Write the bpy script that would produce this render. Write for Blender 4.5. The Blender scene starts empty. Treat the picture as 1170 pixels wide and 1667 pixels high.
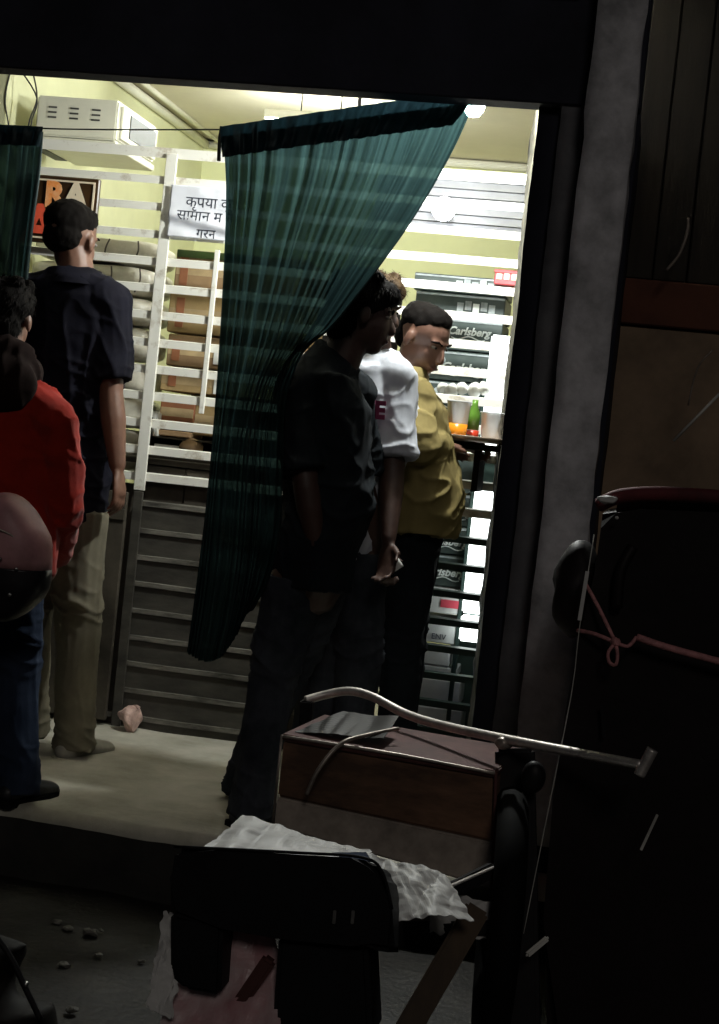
import bpy, bmesh, math, random
from mathutils import Vector, Matrix, noise
random.seed(7)
S = bpy.context.scene
COL = S.collection
R = math.radians
PI = math.pi

# ---------------------------------------------------------------- camera
YAW, PITCH, ROLL, EYE = 10.0, -2.5, 6.0, 1.29
FPX, PW, PH = 2600.0, 1170.0, 1667.0
cam_d = bpy.data.cameras.new('camera')
cam = bpy.data.objects.new('camera', cam_d); COL.objects.link(cam)
CM = Matrix.Rotation(R(YAW), 3, 'Z') @ Matrix.Rotation(R(90 + PITCH), 3, 'X') @ Matrix.Rotation(R(ROLL), 3, 'Z')
CO = Vector((0, 0, EYE))
cam.matrix_world = Matrix.Translation(CO) @ CM.to_4x4()
cam_d.sensor_fit = 'VERTICAL'; cam_d.sensor_height = 36.0
cam_d.lens = FPX / PH * 36.0
cam_d.clip_start = 0.05; cam_d.clip_end = 500
S.camera = cam

# ---------------------------------------------------------------- night sky, weak town light
w = bpy.data.worlds.new('World'); S.world = w; w.use_nodes = True
nt = w.node_tree
sky = nt.nodes.new('ShaderNodeTexSky'); sky.sky_type = 'NISHITA'; sky.sun_disc = False
sky.sun_elevation = R(35); sky.sun_rotation = R(165)
bg = nt.nodes['Background']; bg.inputs['Strength'].default_value = 0.0011
nt.links.new(sky.outputs[0], bg.inputs['Color'])
sun_d = bpy.data.lights.new('sun', 'SUN'); sun_d.energy = 0.17; sun_d.angle = R(12); sun_d.color = (1.0, 0.93, 0.86)
sun = bpy.data.objects.new('sun', sun_d); COL.objects.link(sun)
# low light from the street behind the viewer, coming from the left rear
sun.rotation_euler = Vector((-0.22, 0.80, -0.50)).to_track_quat('-Z', 'Y').to_euler()
S.view_settings.view_transform = 'Standard'; S.view_settings.look = 'None'
S.view_settings.exposure = 0.0; S.view_settings.gamma = 1.0
S.view_settings.use_curve_mapping = False

# ---------------------------------------------------------------- helpers
def ray(u, v):
    return CM @ Vector(((u - PW / 2) / FPX, -(v - PH / 2) / FPX, -1.0))
def at(u, v, Y):
    d = ray(u, v); return CO + d * (Y / d.y)
def on(u, v, Z):
    d = ray(u, v); return CO + d * ((Z - EYE) / d.z)

def mat(name, col, rough=0.7, metal=0.0, var=0.25, scale=6.0, bump=0.0, bscale=60.0, spec=0.5, stretch=None,
        col2=None, lo=0.35, hi=0.65, emit=None, estr=0.0, coat=0.0, sheen=0.0, trans=0.0, alpha=1.0):
    m = bpy.data.materials.new(name); m.use_nodes = True
    t = m.node_tree; b = t.nodes['Principled BSDF']
    tc = t.nodes.new('ShaderNodeTexCoord'); mp = t.nodes.new('ShaderNodeMapping')
    t.links.new(tc.outputs['Object'], mp.inputs[0])
    if stretch: mp.inputs['Scale'].default_value = stretch
    n = t.nodes.new('ShaderNodeTexNoise'); n.inputs['Scale'].default_value = scale; n.inputs['Detail'].default_value = 6
    n.inputs['Roughness'].default_value = 0.65
    t.links.new(mp.outputs[0], n.inputs['Vector'])
    r = t.nodes.new('ShaderNodeValToRGB')
    c2 = col2 if col2 else tuple(min(1, c * (1 + var)) for c in col)
    c1 = col if col2 else tuple(c * (1 - var) for c in col)
    r.color_ramp.elements[0].color = (*c1, 1); r.color_ramp.elements[1].color = (*c2, 1)
    r.color_ramp.elements[0].position = lo; r.color_ramp.elements[1].position = hi
    t.links.new(n.outputs['Fac'], r.inputs[0]); t.links.new(r.outputs[0], b.inputs['Base Color'])
    b.inputs['Roughness'].default_value = rough; b.inputs['Metallic'].default_value = metal
    b.inputs['Specular IOR Level'].default_value = spec
    if coat: b.inputs['Coat Weight'].default_value = coat
    if sheen: b.inputs['Sheen Weight'].default_value = sheen
    if trans: b.inputs['Transmission Weight'].default_value = trans
    if alpha < 1: b.inputs['Alpha'].default_value = alpha
    if bump:
        n2 = t.nodes.new('ShaderNodeTexNoise'); n2.inputs['Scale'].default_value = bscale; n2.inputs['Detail'].default_value = 5
        t.links.new(mp.outputs[0], n2.inputs['Vector'])
        bp = t.nodes.new('ShaderNodeBump'); bp.inputs['Strength'].default_value = bump; bp.inputs['Distance'].default_value = 0.12 / bscale
        t.links.new(n2.outputs['Fac'], bp.inputs['Height']); t.links.new(bp.outputs[0], b.inputs['Normal'])
    if emit:
        b.inputs['Emission Color'].default_value = (*emit, 1); b.inputs['Emission Strength'].default_value = estr
    return m

def cloth_mat(name, col, transl=0.5, clear=0.12):
    m = bpy.data.materials.new(name); m.use_nodes = True
    t = m.node_tree; out = t.nodes['Material Output']
    for x in list(t.nodes):
        if x != out: t.nodes.remove(x)
    tc = t.nodes.new('ShaderNodeTexCoord')
    uvn = t.nodes.new('ShaderNodeUVMap')
    mp = t.nodes.new('ShaderNodeMapping'); mp.inputs['Scale'].default_value = (55, 1.6, 1)
    t.links.new(uvn.outputs[0], mp.inputs[0])
    n = t.nodes.new('ShaderNodeTexNoise'); n.inputs['Scale'].default_value = 1.0; n.inputs['Detail'].default_value = 5
    t.links.new(mp.outputs[0], n.inputs['Vector'])
    r = t.nodes.new('ShaderNodeValToRGB')
    r.color_ramp.elements[0].color = (*[c * 0.6 for c in col], 1); r.color_ramp.elements[1].color = (*[c * 1.35 for c in col], 1)
    r.color_ramp.elements[0].position = 0.33; r.color_ramp.elements[1].position = 0.68
    t.links.new(n.outputs['Fac'], r.inputs[0])
    d = t.nodes.new('ShaderNodeBsdfDiffuse'); tl = t.nodes.new('ShaderNodeBsdfTranslucent'); tr = t.nodes.new('ShaderNodeBsdfTransparent')
    gl = t.nodes.new('ShaderNodeBsdfGlossy'); gl.inputs['Roughness'].default_value = 0.45; gl.inputs['Color'].default_value = (0.5, 0.6, 0.6, 1)
    t.links.new(r.outputs[0], d.inputs[0]); t.links.new(r.outputs[0], tl.inputs[0])
    tr.inputs[0].default_value = (0.45, 0.85, 0.78, 1)
    m1 = t.nodes.new('ShaderNodeMixShader'); m1.inputs[0].default_value = transl
    m2 = t.nodes.new('ShaderNodeMixShader')
    mr = t.nodes.new('ShaderNodeMapRange'); mr.inputs[1].default_value = 0.35; mr.inputs[2].default_value = 0.75
    mr.inputs[3].default_value = clear * 0.25; mr.inputs[4].default_value = clear * 1.8
    t.links.new(n.outputs['Fac'], mr.inputs[0]); t.links.new(mr.outputs[0], m2.inputs[0])
    m3 = t.nodes.new('ShaderNodeMixShader'); m3.inputs[0].default_value = 0.03
    t.links.new(d.outputs[0], m1.inputs[1]); t.links.new(tl.outputs[0], m1.inputs[2])
    t.links.new(m1.outputs[0], m3.inputs[1]); t.links.new(gl.outputs[0], m3.inputs[2])
    t.links.new(m3.outputs[0], m2.inputs[1]); t.links.new(tr.outputs[0], m2.inputs[2])
    t.links.new(m2.outputs[0], out.inputs[0])
    return m

def emis(name, col, strength):
    m = bpy.data.materials.new(name); m.use_nodes = True
    b = m.node_tree.nodes['Principled BSDF']
    b.inputs['Base Color'].default_value = (0.8, 0.8, 0.8, 1)
    b.inputs['Emission Color'].default_value = (*col, 1); b.inputs['Emission Strength'].default_value = strength
    return m

def thing(name, label, cat, loc=(0, 0, 0), rz=0.0, group=None):
    o = bpy.data.objects.new(name, None); COL.objects.link(o)
    o.location = loc; o.rotation_euler = (0, 0, rz); o['label'] = label; o['category'] = cat
    o.empty_display_size = 0.1
    if group: o['group'] = group
    return o
def tag(o, label, cat, group=None):
    o['label'] = label; o['category'] = cat
    if group: o['group'] = group
    return o
def linkmesh(name, me, m, parent=None, smooth=False, world=True):
    o = bpy.data.objects.new(name, me); COL.objects.link(o)
    if m: me.materials.append(m)
    if smooth:
        for p in me.polygons: p.use_smooth = True
    if parent is not None:
        o.parent = parent
        if world:     # vertices were given in world space
            bpy_pm = Matrix.LocRotScale(parent_loc(parent), parent_rot(parent), None)
            o.matrix_parent_inverse = bpy_pm.inverted()
    return o
def root_of(p):
    while p.parent is not None: p = p.parent
    return p
def parent_loc(p): return root_of(p).location
def parent_rot(p): return root_of(p).rotation_euler
def from_bm(name, bm, m, parent=None, smooth=False, world=True, kind=None):
    bmesh.ops.recalc_face_normals(bm, faces=bm.faces)
    me = bpy.data.meshes.new(name); bm.to_mesh(me); bm.free()
    o = linkmesh(name, me, m, parent, smooth, world)
    if kind: o['kind'] = kind
    return o
def add_hexa(bm, c):            # 8 corners: bottom 4 (ccw), top 4
    v = [bm.verts.new(p) for p in c]
    for f in ((3, 2, 1, 0), (4, 5, 6, 7), (0, 1, 5, 4), (1, 2, 6, 5), (2, 3, 7, 6), (3, 0, 4, 7)):
        bm.faces.new([v[i] for i in f])
    return v
def box_bm(x0, x1, y0, y1, z0, z1, bev=0.0, seg=1):
    bm = bmesh.new()
    add_hexa(bm, [(x0, y0, z0), (x1, y0, z0), (x1, y1, z0), (x0, y1, z0), (x0, y0, z1), (x1, y0, z1), (x1, y1, z1), (x0, y1, z1)])
    if bev: bmesh.ops.bevel(bm, geom=list(bm.edges), offset=bev, segments=seg, affect='EDGES', clamp_overlap=True)
    return bm
def box(name, x0, x1, y0, y1, z0, z1, m, parent=None, bev=0.0, seg=1, kind=None):
    return from_bm(name, box_bm(x0, x1, y0, y1, z0, z1, bev, seg), m, parent, kind=kind)
def rough_box(name, x0, x1, y0, y1, z0, z1, m, parent, amp, cuts=0.06, sc=6.0, fixed=None, skew=0.0):
    """a box cut into small faces, its skin pushed in and out like old plaster; skew shifts the far end in x"""
    bm = bmesh.new()
    def grid(o, a, b, na, nb):
        vs = [[bm.verts.new(Vector(o) + Vector(a) * (i / na) + Vector(b) * (j / nb)) for j in range(nb + 1)] for i in range(na + 1)]
        for i in range(na):
            for j in range(nb): bm.faces.new((vs[i][j], vs[i + 1][j], vs[i + 1][j + 1], vs[i][j + 1]))
    dx, dy, dz = x1 - x0, y1 - y0, z1 - z0
    nx, ny, nz = [max(1, min(60, int(d / cuts))) for d in (dx, dy, dz)]
    grid((x0, y0, z0), (dx, 0, 0), (0, 0, dz), nx, nz); grid((x0, y1, z0), (dx, 0, 0), (0, 0, dz), nx, nz)
    grid((x0, y0, z0), (0, dy, 0), (0, 0, dz), ny, nz); grid((x1, y0, z0), (0, dy, 0), (0, 0, dz), ny, nz)
    grid((x0, y0, z0), (dx, 0, 0), (0, dy, 0), nx, ny); grid((x0, y0, z1), (dx, 0, 0), (0, dy, 0), nx, ny)
    bmesh.ops.remove_doubles(bm, verts=bm.verts, dist=1e-5)
    for v in bm.verts:
        q = v.co * sc
        n1 = noise.noise_vector(q) + 0.5 * noise.noise_vector(q * 3.1)
        v.co.x += skew * (v.co.y - y0) / max(dy, 1e-6)
        v.co += Vector((n1.x, n1.y, 0)) * amp
    return from_bm(name, bm, m, parent, smooth=True)

def tube_bm(pts, r, seg=8, caps=True, bm=None, taper=None):
    bm = bm or bmesh.new()
    pts = [Vector(p) for p in pts]; rings = []; up = None
    for i, p in enumerate(pts):
        d = (pts[min(i + 1, len(pts) - 1)] - pts[max(i - 1, 0)]).normalized()
        if up is None: up = d.orthogonal().normalized()
        up = (up - d * up.dot(d)).normalized()
        s = d.cross(up)
        rr = r if taper is None else taper[i]
        rings.append([bm.verts.new(p + (up * math.cos(2 * PI * k / seg) + s * math.sin(2 * PI * k / seg)) * rr) for k in range(seg)])
    for a, b in zip(rings, rings[1:]):
        for k in range(seg): bm.faces.new((a[k], a[(k + 1) % seg], b[(k + 1) % seg], b[k]))
    if caps:
        bm.faces.new(rings[0][::-1]); bm.faces.new(rings[-1])
    return bm
def smooth_path(pts, n=6):
    pts = [Vector(p) for p in pts]; out = []
    for i in range(len(pts) - 1):
        p0, p1, p2, p3 = pts[max(i - 1, 0)], pts[i], pts[i + 1], pts[min(i + 2, len(pts) - 1)]
        for k in range(n):
            t = k / n
            out.append(0.5 * ((2 * p1) + (p2 - p0) * t + (2 * p0 - 5 * p1 + 4 * p2 - p3) * t * t + (3 * p1 - p0 - 3 * p2 + p3) * t ** 3))
    out.append(pts[-1]); return out
def tube(name, pts, r, m, parent=None, seg=8, n=0, taper=None):
    if n: pts = smooth_path(pts, n)
    return from_bm(name, tube_bm(pts, r, seg, taper=taper), m, parent, smooth=True)
def prism(name, pts, depth, m, parent=None, bev=0.0, seg=2, dirv=Vector((0, 1, 0))):
    """outline pts (world) pushed along dirv by depth"""
    bm = bmesh.new()
    a = [bm.verts.new(p) for p in pts]; b = [bm.verts.new(Vector(p) + dirv * depth) for p in pts]
    n = len(pts)
    bm.faces.new(a); bm.faces.new(b[::-1])
    for i in range(n): bm.faces.new((a[i], b[i], b[(i + 1) % n], a[(i + 1) % n]))
    if bev: bmesh.ops.bevel(bm, geom=list(bm.edges), offset=bev, segments=seg, affect='EDGES', clamp_overlap=True)
    return from_bm(name, bm, m, parent, smooth=False)
def lathe_bm(prof, seg=24, loc=(0, 0, 0), bm=None):
    bm = bm or bmesh.new(); rings = []
    for r, z in prof:
        rings.append([bm.verts.new((loc[0] + r * math.cos(2 * PI * k / seg), loc[1] + r * math.sin(2 * PI * k / seg), loc[2] + z)) for k in range(seg)])
    for a, b in zip(rings, rings[1:]):
        for k in range(seg): bm.faces.new((a[k], a[(k + 1) % seg], b[(k + 1) % seg], b[k]))
    return bm
def text(name, s, size, m, loc, parent=None, rot=(PI / 2, 0, 0), shear=0.0, bold=0.0, align='CENTER', sx=1.0):
    c = bpy.data.curves.new(name, 'FONT'); c.body = s; c.size = size; c.shear = shear; c.offset = bold
    c.align_x = align; c.align_y = 'CENTER'; c.extrude = 0.0006; c.resolution_u = 3
    t = bpy.data.objects.new(name, c); COL.objects.link(t)
    dg = bpy.context.evaluated_depsgraph_get()
    me = bpy.data.meshes.new_from_object(t.evaluated_get(dg))
    bpy.data.objects.remove(t); bpy.data.curves.remove(c)
    me.transform(Matrix.Translation(loc) @ Matrix.LocRotScale(None, __import__('mathutils').Euler(rot), (sx, 1, 1)))
    me.materials.clear()
    return linkmesh(name, me, m, parent)

# ---------------------------------------------------------------- materials
M = {}
M['street'] = mat('street_tar', (0.012, 0.0105, 0.008), 0.55, var=0.5, scale=5, bump=0.9, bscale=45)
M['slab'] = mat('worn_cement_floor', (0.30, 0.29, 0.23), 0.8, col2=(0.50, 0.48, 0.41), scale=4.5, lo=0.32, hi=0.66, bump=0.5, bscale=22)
M['riser'] = mat('dark_step_face', (0.014, 0.013, 0.010), 0.85, var=0.4, scale=9, bump=0.6)  # step face much darker than the slab top
M['facade'] = mat('dark_front_paint', (0.022, 0.023, 0.034), 0.75, var=0.35, scale=2.5, bump=0.25, bscale=25, spec=0.2)  # dark blue-grey front, slightly uneven in tone
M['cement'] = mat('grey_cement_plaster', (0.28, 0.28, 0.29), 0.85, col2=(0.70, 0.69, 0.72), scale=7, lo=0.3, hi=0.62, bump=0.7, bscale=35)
M['darkcement'] = mat('darker_cement', (0.10, 0.10, 0.11), 0.9, col2=(0.17, 0.17, 0.18), scale=6, bump=0.7, bscale=35)  # darker grey cement for the band left of the pilaster
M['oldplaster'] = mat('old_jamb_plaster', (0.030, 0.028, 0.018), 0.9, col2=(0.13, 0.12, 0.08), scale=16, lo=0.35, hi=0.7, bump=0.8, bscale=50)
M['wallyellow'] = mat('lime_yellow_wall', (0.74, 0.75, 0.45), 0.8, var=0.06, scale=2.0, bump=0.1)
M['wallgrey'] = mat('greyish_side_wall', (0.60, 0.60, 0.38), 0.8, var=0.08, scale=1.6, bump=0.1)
M['ceiling'] = mat('cream_ceiling', (0.62, 0.57, 0.45), 0.85, var=0.08, scale=1.5, bump=0.08)
M['cornice'] = mat('cornice_paint', (0.72, 0.70, 0.60), 0.7, var=0.06)
M['slat'] = mat('white_slat_paint', (0.50, 0.45, 0.36), 0.45, col2=(0.80, 0.79, 0.72), lo=.30, hi=.43, scale=14, bump=0.12, bscale=80)
M['slatlow'] = mat('lit_lip_paint', (0.035, 0.033, 0.028), 0.6, col2=(0.20, 0.19, 0.16), scale=7, lo=0.35, hi=0.65, bump=0.2, stretch=(1, 1, 4))
M['lath'] = mat('dark_lath', (0.045, 0.042, 0.034), 0.6, var=0.45, scale=5, bump=0.25, bscale=30, stretch=(1, 1, 3))  # dark grey-brown laths, uneven in tone
M['counter'] = mat('dark_counter_board', (0.060, 0.052, 0.040), 0.6, var=0.5, scale=4, bump=0.2, spec=0.2)
M['blackvoid'] = mat('black_board', (0.012, 0.010, 0.008), 0.7, spec=0.2)
M['whitebox'] = mat('off_white_enamel', (0.66, 0.65, 0.54), 0.45, var=0.05, bump=0.05)
M['darkslot'] = mat('dark_slot', (0.05, 0.05, 0.045), 0.7)
M['screen'] = mat('grey_side_screen', (0.07, 0.073, 0.073), 0.6, var=0.15)
M['signblack'] = mat('sign_dark_brown', (0.045, 0.022, 0.008), 0.35, var=0.3)
M['signorange'] = mat('sign_orange', (0.86, 0.27, 0.05), 0.4, col2=(0.90, 0.52, 0.28), scale=30)
M['signcream'] = mat('sign_cream', (0.82, 0.70, 0.52), 0.4, var=0.1)
M['signred'] = mat('sign_red', (0.75, 0.10, 0.05), 0.4)
M['paper'] = mat('white_paper', (0.74, 0.76, 0.82), 0.6, var=0.05, scale=3)
M['ink'] = mat('ink', (0.05, 0.06, 0.09), 0.6)
M['carton'] = mat('brown_carton', (0.29, 0.185, 0.095), 0.8, var=0.18, scale=5, bump=0.15, bscale=40)
M['carton2'] = mat('rusty_carton', (0.28, 0.105, 0.045), 0.8, var=0.2, scale=5)
M['carton3'] = mat('tan_carton', (0.36, 0.25, 0.11), 0.8, var=0.2, scale=5)
M['tape'] = mat('carton_tape', (0.42, 0.31, 0.17), 0.3)
M['label'] = mat('white_label', (0.72, 0.72, 0.68), 0.6, var=0.08)
M['beer'] = mat('green_black_carton', (0.030, 0.048, 0.043), 0.45, col2=(0.065, 0.085, 0.08), scale=6)
M['beerink'] = mat('pale_print', (0.72, 0.77, 0.76), 0.5, var=0.15, scale=40)
M['beermid'] = mat('grey_print', (0.30, 0.34, 0.35), 0.5, var=0.3, scale=25)
M['greycarton'] = mat('grey_carton', (0.66, 0.68, 0.67), 0.7, var=0.12, scale=6, bump=0.2)
M['redprint'] = mat('red_print', (0.50, 0.06, 0.09), 0.5)
M['crate_red'] = mat('red_plastic', (0.60, 0.09, 0.10), 0.4, var=0.2, scale=20)
M['wrap'] = mat('plastic_wrap', (0.40, 0.38, 0.31), 0.35, col2=(0.60, 0.57, 0.48), scale=9, bump=0.8, bscale=35)
M['strap'] = mat('dark_strap', (0.07, 0.06, 0.05), 0.5)
M['corrug'] = mat('grey_metal_sheet', (0.42, 0.43, 0.45), 0.35, metal=0.2, var=0.1)
M['steeldark'] = mat('dark_green_steel', (0.030, 0.055, 0.048), 0.4, metal=0.3)
M['wire'] = mat('thin_wire', (0.03, 0.03, 0.025), 0.6)
M['curtain'] = cloth_mat('teal_curtain', (0.011, 0.024, 0.025), 0.55, 0.022)
M['curtainfold'] = cloth_mat('teal_curtain_fold', (0.034, 0.066, 0.070), 0.7, 0.01)
M['header'] = cloth_mat('teal_curtain_header', (0.005, 0.013, 0.017), 0.2, 0.0)
M['skin'] = mat('skin', (0.15, 0.072, 0.045), 0.5, var=0.12, scale=18, bump=0.12, bscale=150)
M['skin3'] = mat('skin_dark', (0.06, 0.030, 0.021), 0.55, var=0.15, scale=18, bump=0.12, bscale=150)
M['skin2'] = mat('skin_warm', (0.17, 0.088, 0.062), 0.42, var=0.12, scale=18, bump=0.12, bscale=150)
M['hair'] = mat('black_hair', (0.006, 0.005, 0.0045), 0.8, bump=0.6, bscale=90, stretch=(1, 1, 0.25), spec=0.05)
M['hairbrown'] = mat('brown_hair', (0.045, 0.028, 0.014), 0.6, bump=0.6, bscale=90, stretch=(1, 1, 0.25), spec=0.05)
M['eye'] = mat('eye_white', (0.28, 0.25, 0.22), 0.25); M['iris'] = mat('iris', (0.01, 0.007, 0.005), 0.2)
M['lip'] = mat('lip', (0.16, 0.06, 0.05), 0.45)
M['navy'] = mat('navy_shirt', (0.0055, 0.0055, 0.011), 0.85, var=0.3, bump=0.3, bscale=120, spec=0.12)
M['black'] = mat('black_cotton', (0.010, 0.013, 0.016), 0.9, var=0.3, bump=0.3, bscale=120, spec=0.12)
M['khaki'] = mat('khaki_cotton', (0.16, 0.145, 0.105), 0.9, var=0.2, scale=5, bump=0.3, bscale=110, spec=0.12)
M['darkjeans'] = mat('dark_denim', (0.016, 0.019, 0.024), 0.9, col2=(0.05, 0.055, 0.066), scale=7, bump=0.4, bscale=120, spec=0.12)
M['bluejeans'] = mat('blue_denim', (0.014, 0.022, 0.042), 0.9, col2=(0.03, 0.042, 0.072), scale=6, bump=0.4, bscale=120, spec=0.12)
M['redhood'] = mat('red_fleece', (0.27, 0.016, 0.008), 0.95, var=0.25, scale=6, bump=0.5, bscale=90, sheen=0.15, spec=0.12)
M['hoodlining'] = mat('brown_hood', (0.010, 0.005, 0.004), 0.95, spec=0.12)
M['whitetee'] = mat('white_tee', (0.50, 0.52, 0.57), 0.9, var=0.07, bump=0.25, bscale=110, spec=0.12)
M['teeprint'] = mat('maroon_print', (0.22, 0.03, 0.09), 0.7)
M['tan'] = mat('tan_jacket', (0.22, 0.175, 0.07), 0.85, var=0.15, scale=5, bump=0.2, bscale=90, spec=0.12)
M['shoeblack'] = mat('black_shoe', (0.012, 0.012, 0.013), 0.5)
M['shoegrey'] = mat('grey_shoe', (0.045, 0.047, 0.055), 0.6)
M['paleshoe'] = mat('pale_canvas_shoe', (0.30, 0.29, 0.25), 0.8, var=0.2)
M['sole'] = mat('pale_sole', (0.48, 0.46, 0.38), 0.7)
M['bagpink'] = mat('dusty_pink_nylon', (0.46, 0.23, 0.24), 0.5, var=0.25, scale=7, bump=0.4, bscale=60)
M['bagblack'] = mat('black_nylon', (0.010, 0.009, 0.011), 0.4, bump=0.4)
M['chrome'] = mat('scratched_chrome', (0.55, 0.54, 0.52), 0.28, metal=1.0, var=0.15, scale=20)
M['railmetal'] = mat('worn_rail_steel', (0.62, 0.58, 0.54), 0.42, metal=0.6, var=0.25, scale=25, bump=0.2)
M['darkmetal'] = mat('dark_painted_steel', (0.014, 0.013, 0.014), 0.5, metal=0.1, bump=0.1, spec=0.2)
M['brownbox'] = mat('worn_brown_board', (0.15, 0.078, 0.045), 0.8, var=0.55, scale=4, bump=0.3, bscale=30, stretch=(1, 1, 3))
M['palepanel'] = mat('faded_lower_band', (0.38, 0.32, 0.27), 0.8, var=0.5, scale=5, bump=0.3)
M['darkred'] = mat('dark_red_board', (0.085, 0.028, 0.024), 0.75, var=0.35, scale=6, bump=0.2)
M['trim'] = mat('edge_trim', (0.34, 0.29, 0.25), 0.4, metal=0.5, var=0.4, scale=14)
M['sheet'] = mat('white_plastic_sheet', (0.62, 0.61, 0.59), 0.5, var=0.12, scale=5, bump=0.15, bscale=25, spec=0.3)
M['pinksheet'] = mat('pink_plastic_sheet', (0.52, 0.24, 0.26), 0.35, col2=(0.60, 0.50, 0.50), scale=7, bump=0.3, bscale=25)
M['vinyl'] = mat('black_vinyl', (0.008, 0.008, 0.009), 0.65, bump=0.15, bscale=90, spec=0.2)
M['rubber'] = mat('rubber', (0.005, 0.005, 0.005), 0.8, spec=0.1)
M['woodpole'] = mat('brown_wood_pole', (0.055, 0.032, 0.014), 0.7, var=0.5, scale=8, stretch=(1, 1, 0.2), bump=0.4)
M['rope'] = mat('pink_rope', (0.50, 0.22, 0.22), 0.7, var=0.3, scale=60, bump=0.8, bscale=200)
M['palestring'] = mat('pale_string', (0.55, 0.54, 0.50), 0.5)
M['hood'] = mat('rickshaw_vinyl', (0.010, 0.007, 0.007), 0.55, bump=0.2, bscale=30, spec=0.2)
M['hoodred'] = mat('rickshaw_red_band', (0.10, 0.014, 0.018), 0.8, var=0.5, scale=9)
M['nwall'] = mat('dark_brown_planks', (0.022, 0.017, 0.011), 0.85, var=0.4, scale=3, stretch=(6, 6, 0.6), bump=0.3)
M['nband'] = mat('red_brown_board', (0.085, 0.028, 0.014), 0.85, var=0.4, scale=4)
M['npanel'] = mat('light_brown_board', (0.26, 0.18, 0.115), 0.8, var=0.35, scale=3)
M['wrapper'] = mat('pale_pink_wrapper', (0.55, 0.38, 0.33), 0.4, var=0.3, scale=25)
M['cupclear'] = mat('clear_plastic_cup', (0.80, 0.82, 0.85), 0.15, var=0.03, trans=0.45)
M['juice'] = mat('orange_drink', (0.85, 0.30, 0.02), 0.2, var=0.1)
M['greenbottle'] = mat('green_bottle', (0.10, 0.22, 0.03), 0.2, var=0.2)
M['greenlid'] = mat('green_lid', (0.045, 0.085, 0.018), 0.7)
M['darkplastic'] = mat('dark_crinkled_plastic', (0.012, 0.011, 0.009), 0.5, spec=0.2)
M['redcap'] = mat('red_drink', (0.60, 0.05, 0.02), 0.3)
M['traymat'] = mat('tray_metal', (0.45, 0.36, 0.28), 0.35, metal=0.5)
M['bulb'] = emis('lit_bulb', (0.97, 1.0, 0.96), 1700.0)
M['tube'] = emis('lit_tube', (0.95, 1.0, 0.93), 340.0)
M['panel_light'] = emis('lit_diffuser', (0.93, 1.0, 0.97), 4.0)
M['globe'] = emis('reflection_glow', (0.92, 0.96, 1.0), 45.0)
M['blueled'] = emis('blue_led', (0.05, 0.05, 1.0), 2.5)
M['plasticblack'] = mat('black_plastic', (0.02, 0.02, 0.02), 0.4)
M['debris'] = mat('pale_litter', (0.12, 0.115, 0.10), 0.4, var=0.3, scale=30)

PZ = 0.20       # platform floor
YG = 5.40       # grille plane
YF = 4.25       # face of the shop front

# ---------------------------------------------------------------- ground and platform
def sheet_grid(name, x0, x1, y0, y1, z, nx, ny, m, amp, sc):
    bm = bmesh.new(); vs = []
    for i in range(nx + 1):
        vs.append([])
        for j in range(ny + 1):
            x, y = x0 + (x1 - x0) * i / nx, y0 + (y1 - y0) * j / ny
            vs[-1].append(bm.verts.new((x, y, z + amp * noise.noise(Vector((x * sc, y * sc, 3))))))
    for i in range(nx):
        for j in range(ny): bm.faces.new((vs[i][j], vs[i + 1][j], vs[i + 1][j + 1], vs[i][j + 1]))
    o = from_bm(name, bm, m, None, True); o['kind'] = 'structure'; return o
sheet_grid('street', -3.2, 2.2, 0.6, 4.6, 0.0, 110, 80, M['street'], 0.012, 5)
o = box('ground', -60, 60, -30, 60, -0.3, -0.03, M['street'], kind='structure')
def platform():
    bm = bmesh.new(); nx, ny = 120, 44
    def edge(x): return 4.10 + 0.035 * noise.noise(Vector((x * 2.2, 0, 0))) + 0.012 * noise.noise(Vector((x * 11, 4, 0)))
    x0, x1, y1 = -4.0, 1.6, 5.45
    top = []
    for i in range(nx + 1):
        x = x0 + (x1 - x0) * i / nx; e = edge(x); col = []
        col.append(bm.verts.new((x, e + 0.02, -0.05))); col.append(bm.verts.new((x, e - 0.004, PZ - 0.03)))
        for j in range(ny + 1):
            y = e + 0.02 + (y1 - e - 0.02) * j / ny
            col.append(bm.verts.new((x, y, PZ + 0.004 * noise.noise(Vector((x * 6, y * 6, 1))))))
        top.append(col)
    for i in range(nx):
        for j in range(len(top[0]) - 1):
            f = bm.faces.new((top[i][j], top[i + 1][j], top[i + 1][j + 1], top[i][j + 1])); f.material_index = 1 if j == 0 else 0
    bmesh.ops.recalc_face_normals(bm, faces=bm.faces)
    me = bpy.data.meshes.new('platform'); bm.to_mesh(me); bm.free()
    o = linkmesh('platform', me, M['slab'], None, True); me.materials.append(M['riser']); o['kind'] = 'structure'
platform()
box('shop_floor', -4.0, 1.0, 5.455, 8.0, 0.0, PZ + 0.01, M['slab'], kind='structure')

# ---------------------------------------------------------------- the shop building
shop = thing('shop_building', 'dark fronted shop with a wide lit opening and a grey cement pilaster', 'building', (0, YF, 0))
box('lintel', -4.2, -0.12, YF - 0.04, YF + 0.05, 2.218, 4.2, M['facade'], shop, 0.004)
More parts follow.
